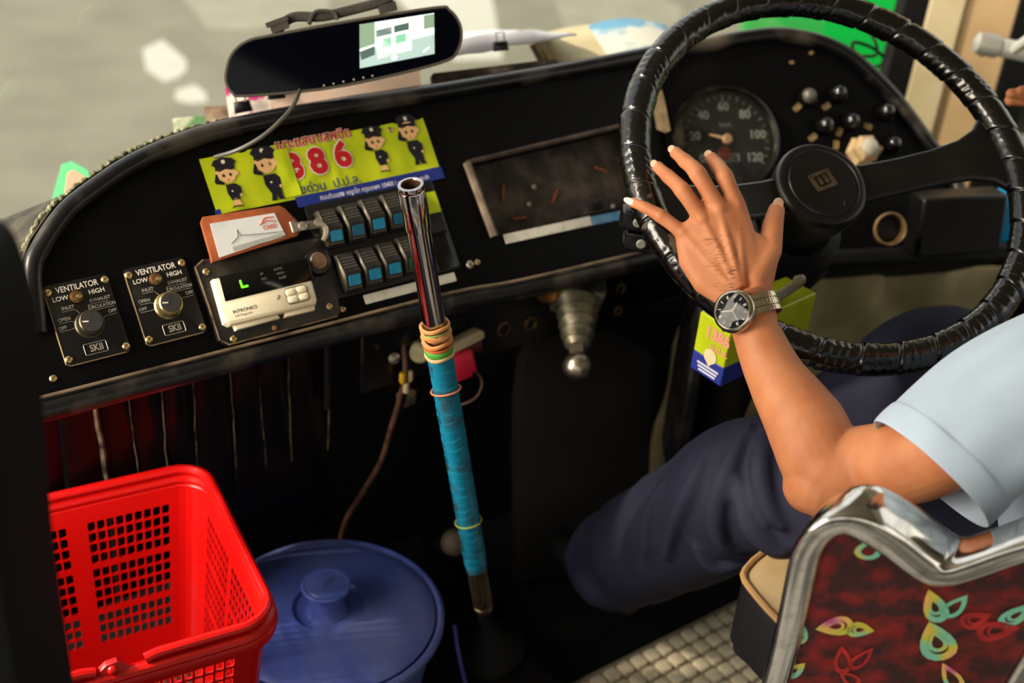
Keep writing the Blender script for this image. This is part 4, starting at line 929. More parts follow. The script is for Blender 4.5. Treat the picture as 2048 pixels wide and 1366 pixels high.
# column and stalks
cN = V3(WM.col[2][:3]); cO = V3(WM.translation)
colm = thing('steering_column', 'black steering column cowl rising from the floor to the wheel', 'steering column', axis_frame(cO-cN*.60, cN))
CM = axis_frame(cO, -cN)
MB().lathe([(.056, .131), (.075, .145), (.082, .19), (.074, .30), (.062, .42)], 36, CM).build('cowl', black, colm, world=True)
MB().tube([cO-cN*.40, V3((1.32, 1.12, .40)), V3((1.36, 1.22, .02))], .05, 16).build('column_tube', dusty, colm, world=True)
MB().tube(spline([cO-cN*.15+V3((-.05, 0, 0)), (1.06, .90, .78), (1.01, .955, .80), (.975, .995, .815)], 6), .0075, 10).build('stalk', plastic, colm, world=True)
bb = thing('stalk_switch', 'black two button switch at the end of the stalk beside the rim', 'switch', frame((.955, .998, .818), (.80, -.60, .05), (-.15, .1, 1)))
for y, x in ((.0145, -.002), (-.0145, .004)):
    bx = MB().prism(rrect(.036, .026, .005, 3), -.012, .012, T(x, y) @ rz(-8), .003).build('button_block', gloss, bb)
    MB().lathe([(.0062, .0115), (.0062, .0135), (.005, .0145), (.0005, .0145)], 18, T(x+.003, y)).build('button', mat('button_grey', '#77776f', .5), bx)
# footwell left of the column: dull grey-brown inner panel with rounded shoulder
fw = MB()
fo = [(-.20, -.40), (-.20, .02), (-.10, .06), (-.03, .045), (.04, .0), (.05, -.40)]
fw.prism([(p.x, p.y) for p in spline([(x, y, 0) for x, y in fo[:-1]], 4)]+[fo[-1]], -.03, .0, frame((1.22, 1.235, .42), (.96, -.28, 0), (0, .15, 1)), .008)
solo('inner_panel', fw, mat('brown_grey', '#0c0907', .7, spec=.25, mix=('#15100c', 9, .4, .75, .8), bump=(60, .2)), 'dull brown rounded panel in the footwell left of the column', 'panel')
solo('column_cover_plate', MB().box(.02, .16, .34, frame((1.235, 1.13, .43), (.8, -.6, 0), (.6, .8, 0))), dusty, 'dark upright plate beside the steering column', 'panel', bev=.006)
# sticker box hanging at the column
LBX = frame((.9924, .8483, .6546), V3((1.1702, .8601, .6589))-V3((.9924, .8483, .6546)), (.06, -.03, 1))
lb = thing('leaflet_box', 'lime and blue stickered box hanging behind the forearm at the wheel', 'box', LBX)
lw, lh, ldp = .165, .085, .052
lime = mat('lime', '#a5b512')
MB().box(lw, lh*.68, ldp, None, (lw/2, lh*.66, -ldp/2)).build('box_body', lime, lb, bev=.002)
MB().box(lw+.0006, lh*.34, ldp+.0006, None, (lw/2, lh*.17, -ldp/2)).build('box_foot', mat('box_blue', '#232f86', .4), lb, bev=.002)
sd = MB(); LF = Matrix(((0, 0, -1, -.0008), (0, 1, 0, 0), (1, 0, 0, 0), (0, 0, 0, 1)))     # left face: x' runs back to front
LFr = Matrix.Translation((-.001, 0, -ldp)) @ frame((0, 0, 0), (0, 0, 1), (0, 1, 0))
bdg = MB().flat(circ(.0105, 16, .0285, .033), 0, LFr).flat([(.022, .026), (.035, .026), (.0285, .018)], .0001, LFr); bdg.build('badge_ring', mat('badge_cream', '#d3c49a', .5), lb, smooth=False)
MB().flat(circ(.0062, 14, .0285, .033), -.0004, LFr).build('badge_centre', mat('badge_violet', '#7d6a86', .5), lb, smooth=False)
lt = MB()
for k in range(3): lt.box(.036-.004*k, .0028, .0006, LFr @ T(.028, .0165-.0048*k))
lt.build('printed_lines', mat('print_pale', '#c9c9dd'), lb, smooth=False)
lr = MB().text('1386', .022, LFr @ T(.034, .064, -.0004) @ rz(0), .001, xs=.9).text('ป.ป.ส.', .012, LFr @ T(.040, .047, -.0004), .0004)
lr.build('pink_lettering', mat('print_pink', '#dd8f7c', .5), lb, smooth=False)
MB().tube(spline([(.06, .088, -.01), (.10, .094, -.012), (.150, .098, -.018), (.158, .090, -.03)], 6), .0058, 10, flat=(1.4, 1)).build('box_clip', mat('clip_beige', '#a0937c', .4, mix=('#5b5143', 30, .4, .7)), lb)
# right of the column: dark box, ring and bundled canvas
solo('control_box', MB().box(.145, .098, .05, frame((1.640, .985, .690), (.905, -.42, .05), (-.10, .17, .97))), mat('box_dark', '#080807', .35, spec=.3, mix=('#11100e', 30, .4, .7)), 'black control box seen through the right of the wheel', 'box', bev=.005)
rg = thing('round_vent', 'round vent ring with brown rim below the hub, left of the control box', 'vent', axis_frame((1.5044, 1.0089, .696), (-.50, -.72, .35)) @ Matrix.Scale(.92, 4))
MB().lathe([(.0265, 0), (.0290, .006), (.0265, .010), (.0235, .008), (.0230, -.012)], 32, None, False).build('vent_ring', mat('vent_brown', '#8a6a43', .4, .4, mix=('#4b3a25', 30, .4, .7)), rg)
MB().lathe([(.0235, -.012), (.012, -.010), (.0005, -.009)], 24, None, False).build('vent_centre', mat('vent_dark', '#1b1a17', .5), rg)
solo('lower_dash_panel', MB().box(.50, .03, .24, frame((1.56, 1.10, .62), (.92, -.386, 0), (.2, .5, .8)) @ T(0, -.03, -.06)), matte, 'black panel under the instrument pod on the right', 'panel', bev=.01)
cv = MB(); vs = []; fs = []
for j in range(15):
    for i in range(29):
        u = i/28; v = j/14; vs.append((1.36+.61*u, 1.27-.25*u+.05*v, .52-.5*v+.02*noise.noise(V3((u*7, v*4, 0)))+0)); vs[-1] = (vs[-1][0], vs[-1][1]-.05*noise.noise(V3((u*9, v*3, 5))), vs[-1][2])
for j in range(14):
    for i in range(28): a = j*29+i; fs.append((a, a+1, a+30, a+29))
solo('canvas_cover', cv.add(vs, fs), mat('canvas', '#a89d78', .9, mix=('#7f7655', 8, .4, .7), bump=(90, .4)), 'olive canvas cover hanging in the footwell behind the right knee', 'cover', solid=.004)
bo_ = thing('blue_bottle', 'bright blue slim bottle standing beside the right wheel rim', 'bottle', axis_frame((1.962, 1.085, .545), (.15, .1, 1)))
MB().lathe([(.018, 0), (.021, .005), (.021, .10), (.012, .125)], 24).build('bottle_body', mat('bottle_blue', '#0e86c4', .3), bo_)
MB().lathe([(.0125, .122), (.0125, .145), (.004, .148)], 20).build('bottle_cap', mat('cap_white', '#cfd8da', .4), bo_)
solo('side_shelf', MB().box(.24, .40, .53, None, (2.15, 1.0, .275)), matte, 'black side console under the driver window', 'console', bev=.01)

# grab bar by the window
gb = thing('grab_bar', 'white enamelled grab bar by the driver window', 'grab bar', frame((1.912, 1.189, .892), (.74, -.66, -.1), (0, 0, 1)))
MB().tube([(.018, 0, 0), (.30, 0, 0)], .0165, 20).build('bar', mat('bar_white', '#c9cbc6', .3, .35), gb)
MB().lathe([(.006, -.016), (.0185, -.010), (.0205, 0), (.0205, .026), (.019, .028)], 24, Matrix.Rotation(PI/2, 4, 'Y')).build('end_cap', mat('bar_cap', '#b6b5ae', .35, .5), gb)
MB().lathe([(.004, 0), (.003, .002), (.0005, .002)], 10, frame((.006, -.0205, 0), (1, 0, 0), (0, 0, 1))).build('screw', steel, gb)
MB().tube([(.05, .0, .01), (.12, .12, .05)], .009, 8).build('bar_bracket', mat('bar_cap', '#b6b5ae'), gb)
solo('yellow_strap', MB().box(.012, .03, .34, frame((2.02, 1.075, .73), (.8, -.6, 0), (.6, .8, 0))), mat('strap_yellow', '#cdb81a', .5), 'yellow strap hanging at the right edge by the window', 'strap', bev=.002)

# ---------------------------------------------------------------- outside and near things
gc = thing('green_bus', 'bright green bus outside, beyond the windscreen pillar', 'bus', T(7.66, 4.14, -1) @ rz(-46))
gp_m = mat('bus_green', '#00a03c', .6, spec=.15)
MB().prism([(-2.15, .36), (-2.2, .9), (-2.15, 2.7), (-1.95, 2.95), (6.8, 2.95), (6.95, 2.7), (6.95, .36)], -1.15, 1.15, Matrix.Rotation(PI/2, 4, 'X'), .06).build('bus_body', gp_m, gc)
for s_ in (-1, 1):
    for k in range(6): MB().prism(rrect(1.15, .85, .08, 3), 0, .012, T(-1.2+1.36*k, s_*1.157, 1.95) @ Matrix.Rotation(PI/2, 4, 'X')).build('bus_window', mat('bus_glass', '#15191a', .1), gc)
MB().prism(rrect(2.0, 1.1, .1, 3), -.012, .012, T(-2.19, 0, 1.85) @ Matrix.Rotation(PI/2, 4, 'Z') @ Matrix.Rotation(PI/2, 4, 'X')).build('bus_windscreen', mat('bus_glass', '#15191a'), gc)
for x in (.35, 5.0):
    for y in (-1.05, 1.05): MB().lathe([(.2, -.12), (.44, -.12), (.46, 0), (.44, .12), (.2, .12)], 28, T(x, y, .46) @ Matrix.Rotation(PI/2, 4, 'X')).build('wheel', matte, gc)
solo('loose_wiring', MB().tube(spline([M2 @ V3((.36, .160, -.02)), M2 @ V3((.375, .20, -.05)), M2 @ V3((.42, .20, -.07)), M2 @ V3((.455, .19, -.09))], 6), .0032, 6).tube(spline([M2 @ V3((.372, .165, -.02)), M2 @ V3((.41, .175, -.04)), M2 @ V3((.418, .20, -.05)), M2 @ V3((.43, .24, -.09))], 6), .0028, 6).tube(spline([M2 @ V3((.36, .17, -.03)), M2 @ V3((.395, .16, -.05)), M2 @ V3((.43, .165, -.06)), M2 @ V3((.47, .21, -.09))], 6), .0024, 6), matte, 'loose black wires poking up behind the right dash trim', 'wires')
np_ = thing('passenger_seat', 'tall black vinyl seat hiding half of the red basket', 'seat', frame((.132, .725, -.02), (.81, -.58, 0), (0, 0, 1)))
so = [(-.40, .08), (-.40, 1.0), (-.34, 1.10), (-.20, 1.125), (-.03, 1.12), (.0, 1.115), (.012, 1.10), (.018, 1.05), (.014, 1.0), (.007, .9), (.003, .8), (.0, .5), (.0, .08)]
MB().prism([(p.x, p.y) for p in spline([(x, y, 0) for x, y in so], 4)], -.045, .045, None, .02).build('back_cushion', mat('navy_vinyl', '#040508', .6, spec=.2, bump=(80, .1)), np_)
MB().box(.36, .05, .10, None, (-.2, .10, .0)).build('back_base', matte, np_)
solo('purple_cord', MB().tube(spline([(.776, 1.088, .165), (.772, 1.066, .125), (.758, 1.010, .090), (.748, .93, .087)], 6), .0034, 8), mat('cord_purple', '#3a2f86', .5), 'dark purple cord trailing down beside the blue pot', 'cord')

# ---------------------------------------------------------------- driver's seat
seat = thing('driver_seat', 'driver seat with chrome framed red flowered backrest and beige cushion', 'seat', T(1.10, .50, 0))
SM2 = frame((.8366, .4192, .7426), (.788, -.6157, 0), (-.0857, -.1097, .9903))     # backrest: x across, y up, z towards the rear
half = [(-.113, -.42), (-.1165, -.1784), (-.1205, -.0883), (-.1250, -.0244), (-.1262, .010), (-.1195, .036), (-.1050, .0505), (-.0870, .0480), (-.0574, .0305), (-.0290, .0085), (-.0120, -.0030), (0, -.0062)]
curve_ = half+[(-x, y) for x, y in half[-2::-1]]
cp = spline([(x, y, 0) for x, y in curve_], 8)
def sweep(path, sec, M):
    """section (a across in plane, b along z) along an in-plane path"""
    N_ = len(path); n_ = len(sec); vs = []; fs = []
    for i, p in enumerate(path):
        t = (path[min(i+1, N_-1)]-path[max(i-1, 0)]).normalized(); nn = V3((-t.y, t.x, 0))
        vs += [p+nn*a+V3((-b*.62, b*.10, b)) for a, b in sec]
    for i in range(N_-1):
        for k in range(n_): fs.append((i*n_+k, i*n_+(k+1) % n_, (i+1)*n_+(k+1) % n_, (i+1)*n_+k))
    fs += [tuple(range(n_))[::-1], tuple((N_-1)*n_+k for k in range(n_))]
    return MB().add(vs, fs, M)
sec = [(.0160*math.copysign(abs(math.cos(a))**.5, math.cos(a)), -.024+.026*math.copysign(abs(math.sin(a))**.6, math.sin(a))) for a in [2*PI*k/28 for k in range(28)]]
sweep(cp, sec, SM2).build('backrest_frame', mat('seat_chrome', '#cfcdc9', .09, 1, mix=('#a7a39a', 60, .5, .75, .16)), seat, world=True, ang=60)
SHR = .62
po = [(p.x*.93, p.y-.007*(1 if p.y > -.3 else 0)) for p in cp]
fab = mat('red_plush', '#2a0106', .65, mix=('#740606', 42, .42, .66), bump=(220, .25), sheen=.0)
bp = MB().prism(po, -.030, -.004, SM2, .004).build('backrest_panel', fab, seat, world=True)
# printed flower motifs: outlined petals, teal through yellow to pink
mt = bpy.data.materials.new('motif_print'); mt.use_nodes = True; nd = mt.node_tree.nodes; LK = mt.node_tree.links
bs = nd['Principled BSDF']; bs.inputs['Roughness'].default_value = .6
tcd = nd.new('ShaderNodeTexCoord'); nz_ = nd.new('ShaderNodeTexNoise'); nz_.inputs['Scale'].default_value = 19; nz_.inputs['Detail'].default_value = 1; rpx = nd.new('ShaderNodeValToRGB')
els = rpx.color_ramp.elements; els[0].position = .36; els[0].color = lin('#6fb79b'); els[1].position = .68; els[1].color = lin('#b2478a')
for ps, c_ in ((.46, '#7fb892'), (.52, '#b5b63a'), (.59, '#d8a65c')): q = els.new(ps); q.color = lin(c_)
LK.new(tcd.outputs['Object'], nz_.inputs['Vector']); LK.new(nz_.outputs['Fac'], rpx.inputs[0]); LK.new(rpx.outputs[0], bs.inputs['Base Color'])
def petal(mb, x, y, L_, w, ang, rings=2, z=-.0032):
    for q in range(rings):
        s = 1-.45*q; o = []; i_ = []
        n_ = 18
        for k in range(n_):
            a = 2*PI*k/n_; px_ = math.cos(a)*L_/2*s; py_ = math.sin(a)*w/2*s*1.32*math.sqrt(max(.02, (1-math.cos(a))/2))
            o.append((px_, py_, 0)); i_.append((px_*.60-.035*L_*s, py_*.54, 0))
        M = SM2 @ T(x, y, z) @ rz(ang)
        mb.add(o+i_, [(k, (k+1) % n_, n_+(k+1) % n_, n_+k) for k in range(n_)], M)
for grp in (((-.0700, .022, .030, .024, 75, 1),), ((-.0770, -.089, .036, .028, 200), (-.0515, -.0905, .026, .022, 0)),
            ((.0070, -.048, .050, .022, 118, 2), (.0260, -.046, .036, .020, 70, 1), (.0230, -.098, .062, .034, 118), (.052, -.150, .05, .018, 125, 1)),
            ((-.1085, -.100, .040, .016, 105),), ((-.100, -.160, .03, .018, 60),), ((-.03, -.20, .04, .02, 100),), ((.085, -.05, .04, .022, 60),)):
    q = MB()
    for p in grp: petal(q, *p)
    q.build('flower_print', mt, seat, world=True, smooth=False)
for grp in (((-.058, -.137, .045, .018, 105, 1), (-.040, -.133, .04, .016, 70, 1), (-.045, -.165, .03, .016, 140, 1)), ((.050, -.062, .030, .026, 40), (.075, -.075, .04, .03, 20))):
    q = MB()
    for p in grp: petal(q, *p)
    q.build('dark_flower_print', mat('dark_motif', '#8a1014', .6, mix=('#b32018', 50, .4, .7)), seat, world=True, smooth=False)
# cushion
cu = MB().prism([(p.x, p.y) for p in spline([(x, y, 0) for x, y in ((.915, .33), (.910, .52), (.922, .672), (.965, .722), (1.15, .735), (1.34, .722), (1.37, .66), (1.37, .33))], 5, True)], .375, .474, None, .012)
cu.build('cushion_side', mat('cushion_black', '#0d0d10', .45, bump=(120, .15)), seat, world=True)
co = [(p.x, p.y) for p in spline([(x, y, 0) for x, y in ((.915, .33), (.910, .52), (.922, .672), (.965, .722), (1.15, .735), (1.34, .722), (1.37, .66), (1.37, .33))], 5, True)]
vs = []; fs = []; n_ = len(co); cxy = (1.14, .53)
for k in range(7):
    s = 1-k/6*.98; zt = .474+.026*math.sin(min(1, k/3)*PI/2)
    vs += [(cxy[0]+(x-cxy[0])*s, cxy[1]+(y-cxy[1])*s, zt) for x, y in co]
for k in range(6):
    for i in range(n_): fs.append((k*n_+i, k*n_+(i+1) % n_, (k+1)*n_+(i+1) % n_, (k+1)*n_+i))
fs.append(tuple(6*n_+i for i in range(n_)))
MB().add(vs, fs).build('cushion_top', mat('cushion_beige', '#b79f76', .5, mix=('#a38a63', 14, .4, .7), bump=(70, .15)), seat, world=True)
MB().tube([(x, y, .476) for x, y in co], .0045, 8, True).build('piping', mat('piping_tan', '#a07a4c', .6), seat, world=True)
MB().box(.30, .30, .33, None, (1.15, .50, .20)).box(.40, .38, .03, None, (1.14, .52, .36)).box(.36, .36, .03, None, (1.15, .50, .017)).build('pedestal', matte, seat, world=True, bev=.01)

# ---------------------------------------------------------------- driver
skin = mat('skin', '#cb855a', .56, spec=.4, mix=('#b36a42', 26, .35, .8), bump=(210, .10), sss=.06)
per = thing('person', 'driver in pale blue short sleeved shirt and navy trousers steering with one hand', 'person', T(1.2, .55, 0))
wC = V3((.9524, .8009, .8105)); wL = V3((.9438, .816, .8081)); wR = V3((.9784, .801, .8182))
FING = dict(
 pinky=[(.9298, .892, .8628), (.9153, .918, .8769), (.9075, .9376, .8814), (.9039, .9551, .8815)],
 ring=[(.9474, .8817, .8812), (.9367, .9098, .9081), (.9405, .9399, .9135), (.9465, .9655, .915)],
 middle=[(.9655, .8752, .8915), (.9559, .9079, .9258), (.9611, .9366, .9305), (.968, .961, .9312)],
 index=[(.9881, .8699, .8942), (.9836, .8917, .9231), (.9945, .9145, .9258), (1.0047, .9363, .9262)],
 thumb=[(.9746, .8108, .8276), (1.0056, .8228, .8525), (1.0257, .8425, .8707), (1.0454, .8578, .8823)])
FR = dict(pinky=(.0094, .0087, .0076, .0064), ring=(.0112, .0102, .0090, .0075), middle=(.0118, .0107, .0094, .0078), index=(.0116, .0109, .0100, .0084), thumb=(.0160, .0140, .0130, .0102))
BACK = V3((-.683, -.619, .388)).normalized()          # the way the back of the left hand faces
body = MB()
def capsule(a, b, ra, rb, n=14): 
    P = [V3(a).lerp(V3(b), t) for t in (0, .33, .66, 1)]
    body.tube(P, [ra, ra+(rb-ra)*.33, ra+(rb-ra)*.66, rb], n); body.ball(ra, Matrix.Translation(a), 14, 9); body.ball(rb, Matrix.Translation(b), 14, 9)
def hull(balls):
    bm = bmesh.new()
    for p, r in balls:
        for v in range(60):
            z = 1-2*(v+.5)/60; a = v*2.39996; q = math.sqrt(1-z*z); bm.verts.new(V3(p)+V3((q*math.cos(a), q*math.sin(a), z))*r)
    bm.verts.ensure_lookup_table(); bmesh.ops.convex_hull(bm, input=bm.verts[:])
    bmesh.ops.delete(bm, geom=[v for v in bm.verts if not v.link_faces], context='VERTS'); bm.verts.index_update()
    body.add([v.co.copy() for v in bm.verts], [tuple(v.index for v in f.verts) for f in bm.faces]); bm.free()
def hand(F, R, wl, wr_, wc, up):
    kn_ = [V3(F[k][0]) for k in ('pinky', 'ring', 'middle', 'index')]
    # palm: neighbouring metacarpals joined in pairs, so that shallow valleys stay between them
    for a, b, wa, wb in ((0, 1, 0, .33), (1, 2, .33, .66), (2, 3, .66, 1)):
        k1, k2 = ('pinky', 'ring', 'middle', 'index')[a], ('pinky', 'ring', 'middle', 'index')[b]
        hull([(kn_[a]-up*.002, R[k1][0]), (kn_[b]-up*.002, R[k2][0]), (wl.lerp(wr_, wa), .0125), (wl.lerp(wr_, wb), .0125)])
    hull([(V3(F['thumb'][0]), .0140), (V3(F['thumb'][1]), .0118), (kn_[3].lerp(wr_, .35)-up*.003, .0100), (wr_, .0120)])
    for k in F:
        P = [V3(p) for p in F[k]]
        if k != 'thumb':
            P2 = spline(P, 5); r4 = R[k]; rr2 = []
            for i in range(len(P2)):
                t = i/5; j = min(int(t), 2); rr2.append((r4[j]+(r4[j+1]-r4[j])*(t-j))*(1-.09*math.sin(PI*(t-j))))
            body.tube(P2, rr2, 16); body.ball(r4[3], Matrix.Translation(P[3]), 14, 10); body.ball(r4[0], Matrix.Translation(P[0]), 14, 10)
            body.ball(r4[0]*.78, Matrix.Translation(P[0]+up*r4[0]*.36), 14, 9)                      # knuckle
            body.ball(r4[1]*1.02, Matrix.Translation(P[1]+up*.0006), 14, 9); body.ball(r4[2]*1.0, Matrix.Translation(P[2]), 12, 8)
            body.tube([P[0]+up*r4[0]*.42, P[0].lerp(wc, .5)+up*(.0092 if k in ('middle', 'index') else .0070), wc.lerp(P[0], .15)+up*.0090], [.0055, .0046, .0036], 10)    # tendon
        else:
            for a, b, ra, rb in zip(P[:-1], P[1:], R[k][:-1], R[k][1:]): capsule(a, b, ra, rb)
upL = BACK
hand(FING, FR, wL, wR, wC, upL)
# forearm, elbow, upper arm, shoulder
arm = [(wC-(V3((.9489, .7743, .7866))-wC)*.25, .0225), (wC, .0235), (V3((.9480, .7743, .7866)), .0265), (V3((.9430, .7299, .7517)), .0330), (V3((.9370, .6720, .7225)), .0440), (V3((.9360, .6270, .6900)), .0470), (V3((.9567, .5932, .7079)), .0445), (V3((.9626, .5487, .743)), .0455), (V3((.9860, .5050, .7950)), .044), (V3((1.075, .460, .848)), .040)]
ap = spline([p for p, r in arm], 6); ar = []
for i in range(len(ap)):
    t = i/6; j = min(int(t), len(arm)-2); ar.append(arm[j][1]+(arm[j+1][1]-arm[j][1])*(t-j))
body.tube(ap, ar, 28)
body.ball(.040, Matrix.Translation((.925, .626, .679)), 20, 14); body.ball(.031, Matrix.Translation((.917, .632, .671)), 18, 12)
hull([(V3((.9275, .8735, .8352)), .0125), (V3((.9307, .8477, .8174)), .0135), (wL, .0135), (V3(FING['pinky'][0])-upL*.003, .0100), (V3(FING['ring'][0])-upL*.004, .0100)])
body.ball(.016, Matrix.Translation(wR.lerp(wC, .3)), 14, 10); body.ball(.016, Matrix.Translation(wL.lerp(wC, .3)), 14, 10)
hull([(wL, .0128), (wR, .0128), (V3((.9480, .7743, .7866)), .0265)])
# trunk, neck, head, right arm, legs
rdv, fdv = V3((.923, -.385, 0)), V3((.385, .923, 0))
def ell(c, a, b, n=28): return [V3(c)+rdv*(a*math.cos(2*PI*k/n))+fdv*(b*math.sin(2*PI*k/n)) for k in range(n)]
def rings(mb, rs, cap=True):
    n_ = len(rs[0]); vs = [p for r in rs for p in r]; fs = []
    for i in range(len(rs)-1):
        for k in range(n_): fs.append((i*n_+k, i*n_+(k+1) % n_, (i+1)*n_+(k+1) % n_, (i+1)*n_+k))
    if cap: fs += [tuple(range(n_))[::-1], tuple((len(rs)-1)*n_+k for k in range(n_))]
    return mb.add(vs, fs)
tc_ = lambda z: V3((1.252, .425-.035*(z-.5), z))
rings(body, [ell(tc_(z), a, b) for z, a, b in ((.52, .13, .09), (.62, .135, .09), (.75, .135, .09), (.86, .12, .08), (.92, .08, .06), (.955, .055, .052), (1.03, .050, .052))])
hd_c = V3((1.275, .430, 1.115)); HF = axis_frame(hd_c, (0, 0, 1), tuple(rdv))
body.ball(.088, HF, 28, 20, (.86, 1.0, 1.12)); body.ball(.058, HF @ T(0, .030, -.058), 22, 14, (.95, 1.0, 1)); body.ball(.014, HF @ T(0, .098, -.022), 14, 10, (.8, 1, 1.5))
for s in (-1, 1): body.ball(.022, HF @ T(s*.078, -.005, -.02), 12, 10, (.35, .8, 1.3))
body.tube([HF @ V3((-.022, .079, -.064)), HF @ V3((0, .088, -.062)), HF @ V3((.022, .079, -.064))], .006, 8)
rs_ = V3((1.43, .345, .88)); re_ = V3((1.625, .585, .760)); rw_ = V3((1.702, .832, .894))
body.tube(spline([tc_(.85), rs_-V3((0, 0, .02)), rs_.lerp(re_, .5), re_, re_.lerp(rw_, .45), rw_], 6), [.045]*7+[.045]*6+[.045]*6+[.042]*6+[.036]*5+[.025], 22)
RF = {}
fx = V3((-.062, .074, .032)).normalized(); ux = V3((.5, .4, .75)).normalized(); sx_ = fx.cross(ux).normalized()
kb_ = rw_+fx*.072
for k, o, l in (('index', .028, .062), ('middle', .010, .070), ('ring', -.009, .064), ('pinky', -.027, .050)):
    p = kb_+sx_*o; RF[k] = [tuple(p), tuple(p+fx*l*.48), tuple(p+fx*l*.78-ux*.006), tuple(p+fx*l-ux*.014)]
tb = rw_+sx_*.028+fx*.018; RF['thumb'] = [tuple(tb), tuple(tb+fx*.025+sx_*.02), tuple(tb+fx*.045+sx_*.030), tuple(tb+fx*.064+sx_*.032)]
hand(RF, FR, rw_-sx_*.017, rw_+sx_*.017, rw_, ux)
kL, aL = V3((1.062, .800, .505)), V3((1.075, 1.085, .150)); hL, hR = V3((1.185, .45, .545)), V3((1.345, .38, .545)); kR, aR = V3((1.440, .815, .565)), V3((1.475, 1.11, .19))
for h_, k_, a_ in ((hL, kL, aL), (hR, kR, aR)):
    body.tube(spline([h_, h_.lerp(k_, .5), k_, k_.lerp(a_, .5), a_], 6), [.07]*6+[.062]*6+[.052]*6+[.042]*6+[.03], 18)
bo2 = body.build('body', skin, per, world=True, ang=180)
rmd = bo2.modifiers.new('one_skin', 'REMESH'); rmd.mode = 'VOXEL'; rmd.voxel_size = .0017; rmd.use_smooth_shade = True
smd = bo2.modifiers.new('soften', 'SMOOTH'); smd.factor = .5; smd.iterations = 14
dg = bpy.context.evaluated_depsgraph_get(); me2 = bpy.data.meshes.new_from_object(bo2.evaluated_get(dg))
bo2.modifiers.clear(); bo2.data = me2; me2.materials.clear(); me2.materials.append(skin)
for p in me2.polygons: p.use_smooth = True
# nails
nail_m = mat('nail', '#d9a98a', .3, coat=.3); nl_p = mat('nail_pale', '#e3d2b8', .3)
for k in FING:
    P = [V3(p) for p in FING[k]]; d = (P[3]-P[2]).normalized(); u = BACK; u = (u-d*u.dot(d)).normalized(); r = FR[k][3]
    M = frame(P[3]+u*(r*.80)+d*r*.35, d, u.cross(d))
    MB().ball(r*.78, M, 16, 10, (1.15 if k != 'pinky' else 1.7, .78, .22)).build('fingernail', nail_m if k != 'pinky' else nl_p, bo2)
# short dark hairs on the back of the hand and wrist
from mathutils.bvhtree import BVHTree
bv = BVHTree.FromPolygons([v.co.copy() for v in me2.vertices], [tuple(p.vertices) for p in me2.polygons])
hm = MB(); rg_ = random.Random(5)
kp_ = [V3(FING[k][0]) for k in ('pinky', 'ring', 'middle', 'index')]
ax = (V3(FING['middle'][0])-wC).normalized(); lat = ax.cross(upL).normalized()
for _ in range(240):
    t = rg_.random()**1.4; v = rg_.gauss(0, .35)
    base = wC.lerp(kp_[1].lerp(kp_[2], .5), t*.85-.08)+lat*(v*.028)
    hit = bv.ray_cast(base+upL*.08, -upL)
    if not hit[0]: continue
    p, nn = hit[0], hit[1]
    d = (-lat*(1.0+.3*rg_.random())+ax*(.35*rg_.random()-.1)); d = (d-nn*d.dot(nn)).normalized(); L_ = .006+.006*rg_.random()
    hm.tube([p-nn*.0004, p+d*L_*.5+nn*.0009, p+d*L_+nn*.0004], [.00013, .0001, .00004], 3, cap=False)
ho_ = hm.build('hand_hair', mat('hair_dark', '#2a1a10', .6), bo2); ho_['kind'] = 'stuff'
# eyes and head hair
ey = MB()
for s in (-1, 1): ey.ball(.012, HF @ T(s*.030, .074, .004), 12, 8)
ey.build('eyes', mat('eye_dark', '#2a1d16', .2), bo2)
MB().ball(.093, HF @ T(0, -.012, .018), 26, 18, (.88, .98, 1.08)).build('hair', mat('hair_black', '#0c0a09', .5, bump=(160, .5)), per, world=True)

# shirt: sleeve rings, then trunk
shirt_m = mat('shirt_blue', '#b3c6da', .75, mix=('#a9bdd2', 9, .4, .7), bump=(420, .12), sheen=.15)
# directions along and across the raised upper arm
RW, UW = V3((.81236831, -.57911628, .06842561)), V3((.24437523, .44462167, .86173796)); FW = V3((.52946999, .68332709, -.50271823))
def sring(c, nrm, r, wob=0, seed=0, n=56, sq_=1):
    nrm = V3(nrm).normalized(); a = FW-nrm*FW.dot(nrm); a.normalize(); b = nrm.cross(a); o = []
    for k in range(n):
        t = 2*PI*k/n; q = r*(1+wob*noise.noise(V3((2.2*math.cos(t), 2.2*math.sin(t), seed)))); o.append(V3(c)+b*(q*math.cos(t))+a*(q*sq_*math.sin(t)))
    return o
c0 = V3((.9425, .5181, .7498))                                 # cuff centre
sh0 = V3((1.075, .440, .872)); n0 = (RW*.716+UW*.70)
STN = [(c0, n0, .0745, .02), (c0+n0*.012, n0, .0752, .02), (c0+n0*.0290, n0, .0752, .02), (c0+n0*.0300, n0, .0738, .02), (c0+n0*.033, n0, .0736, .03), (c0+n0*.055+RW*.004, n0*.9+RW*.1, .0725, .07), (c0+n0*.085+RW*.012, n0*.8+RW*.2, .0735, .13), (c0+n0*.115+RW*.030, n0*.7+RW*.3, .080, .13), (c0+n0*.140+RW*.060, n0*.5+RW*.5, .084, .08), (sh0+RW*.005, n0*.4+RW*.6, .082, .04), (tc_(.86)-rdv*.09, rdv, .070, .02)]
slv = MB(); slr = [sring(c, nn, r, w, 1.3*i*.35) for i, (c, nn, r, w) in enumerate(STN)]
inner = [sring(STN[0][0]+n0*z, n0, r, .02, 0) for z, r in ((.002, .0722), (.030, .0700))]
rings(slv, inner[::-1]+slr, False)
sl_o = slv.build('shirt_sleeve', shirt_m, per, world=True, ang=70)
sbv = sl_o.modifiers.new('sub', 'SUBSURF'); sbv.levels = 1; sbv.render_levels = 2
tr_ = MB()
def wrk(rs):
    return [[p+(p-c).normalized()*.010*noise.noise(V3(p)*14) for p in r] for r, c in rs]
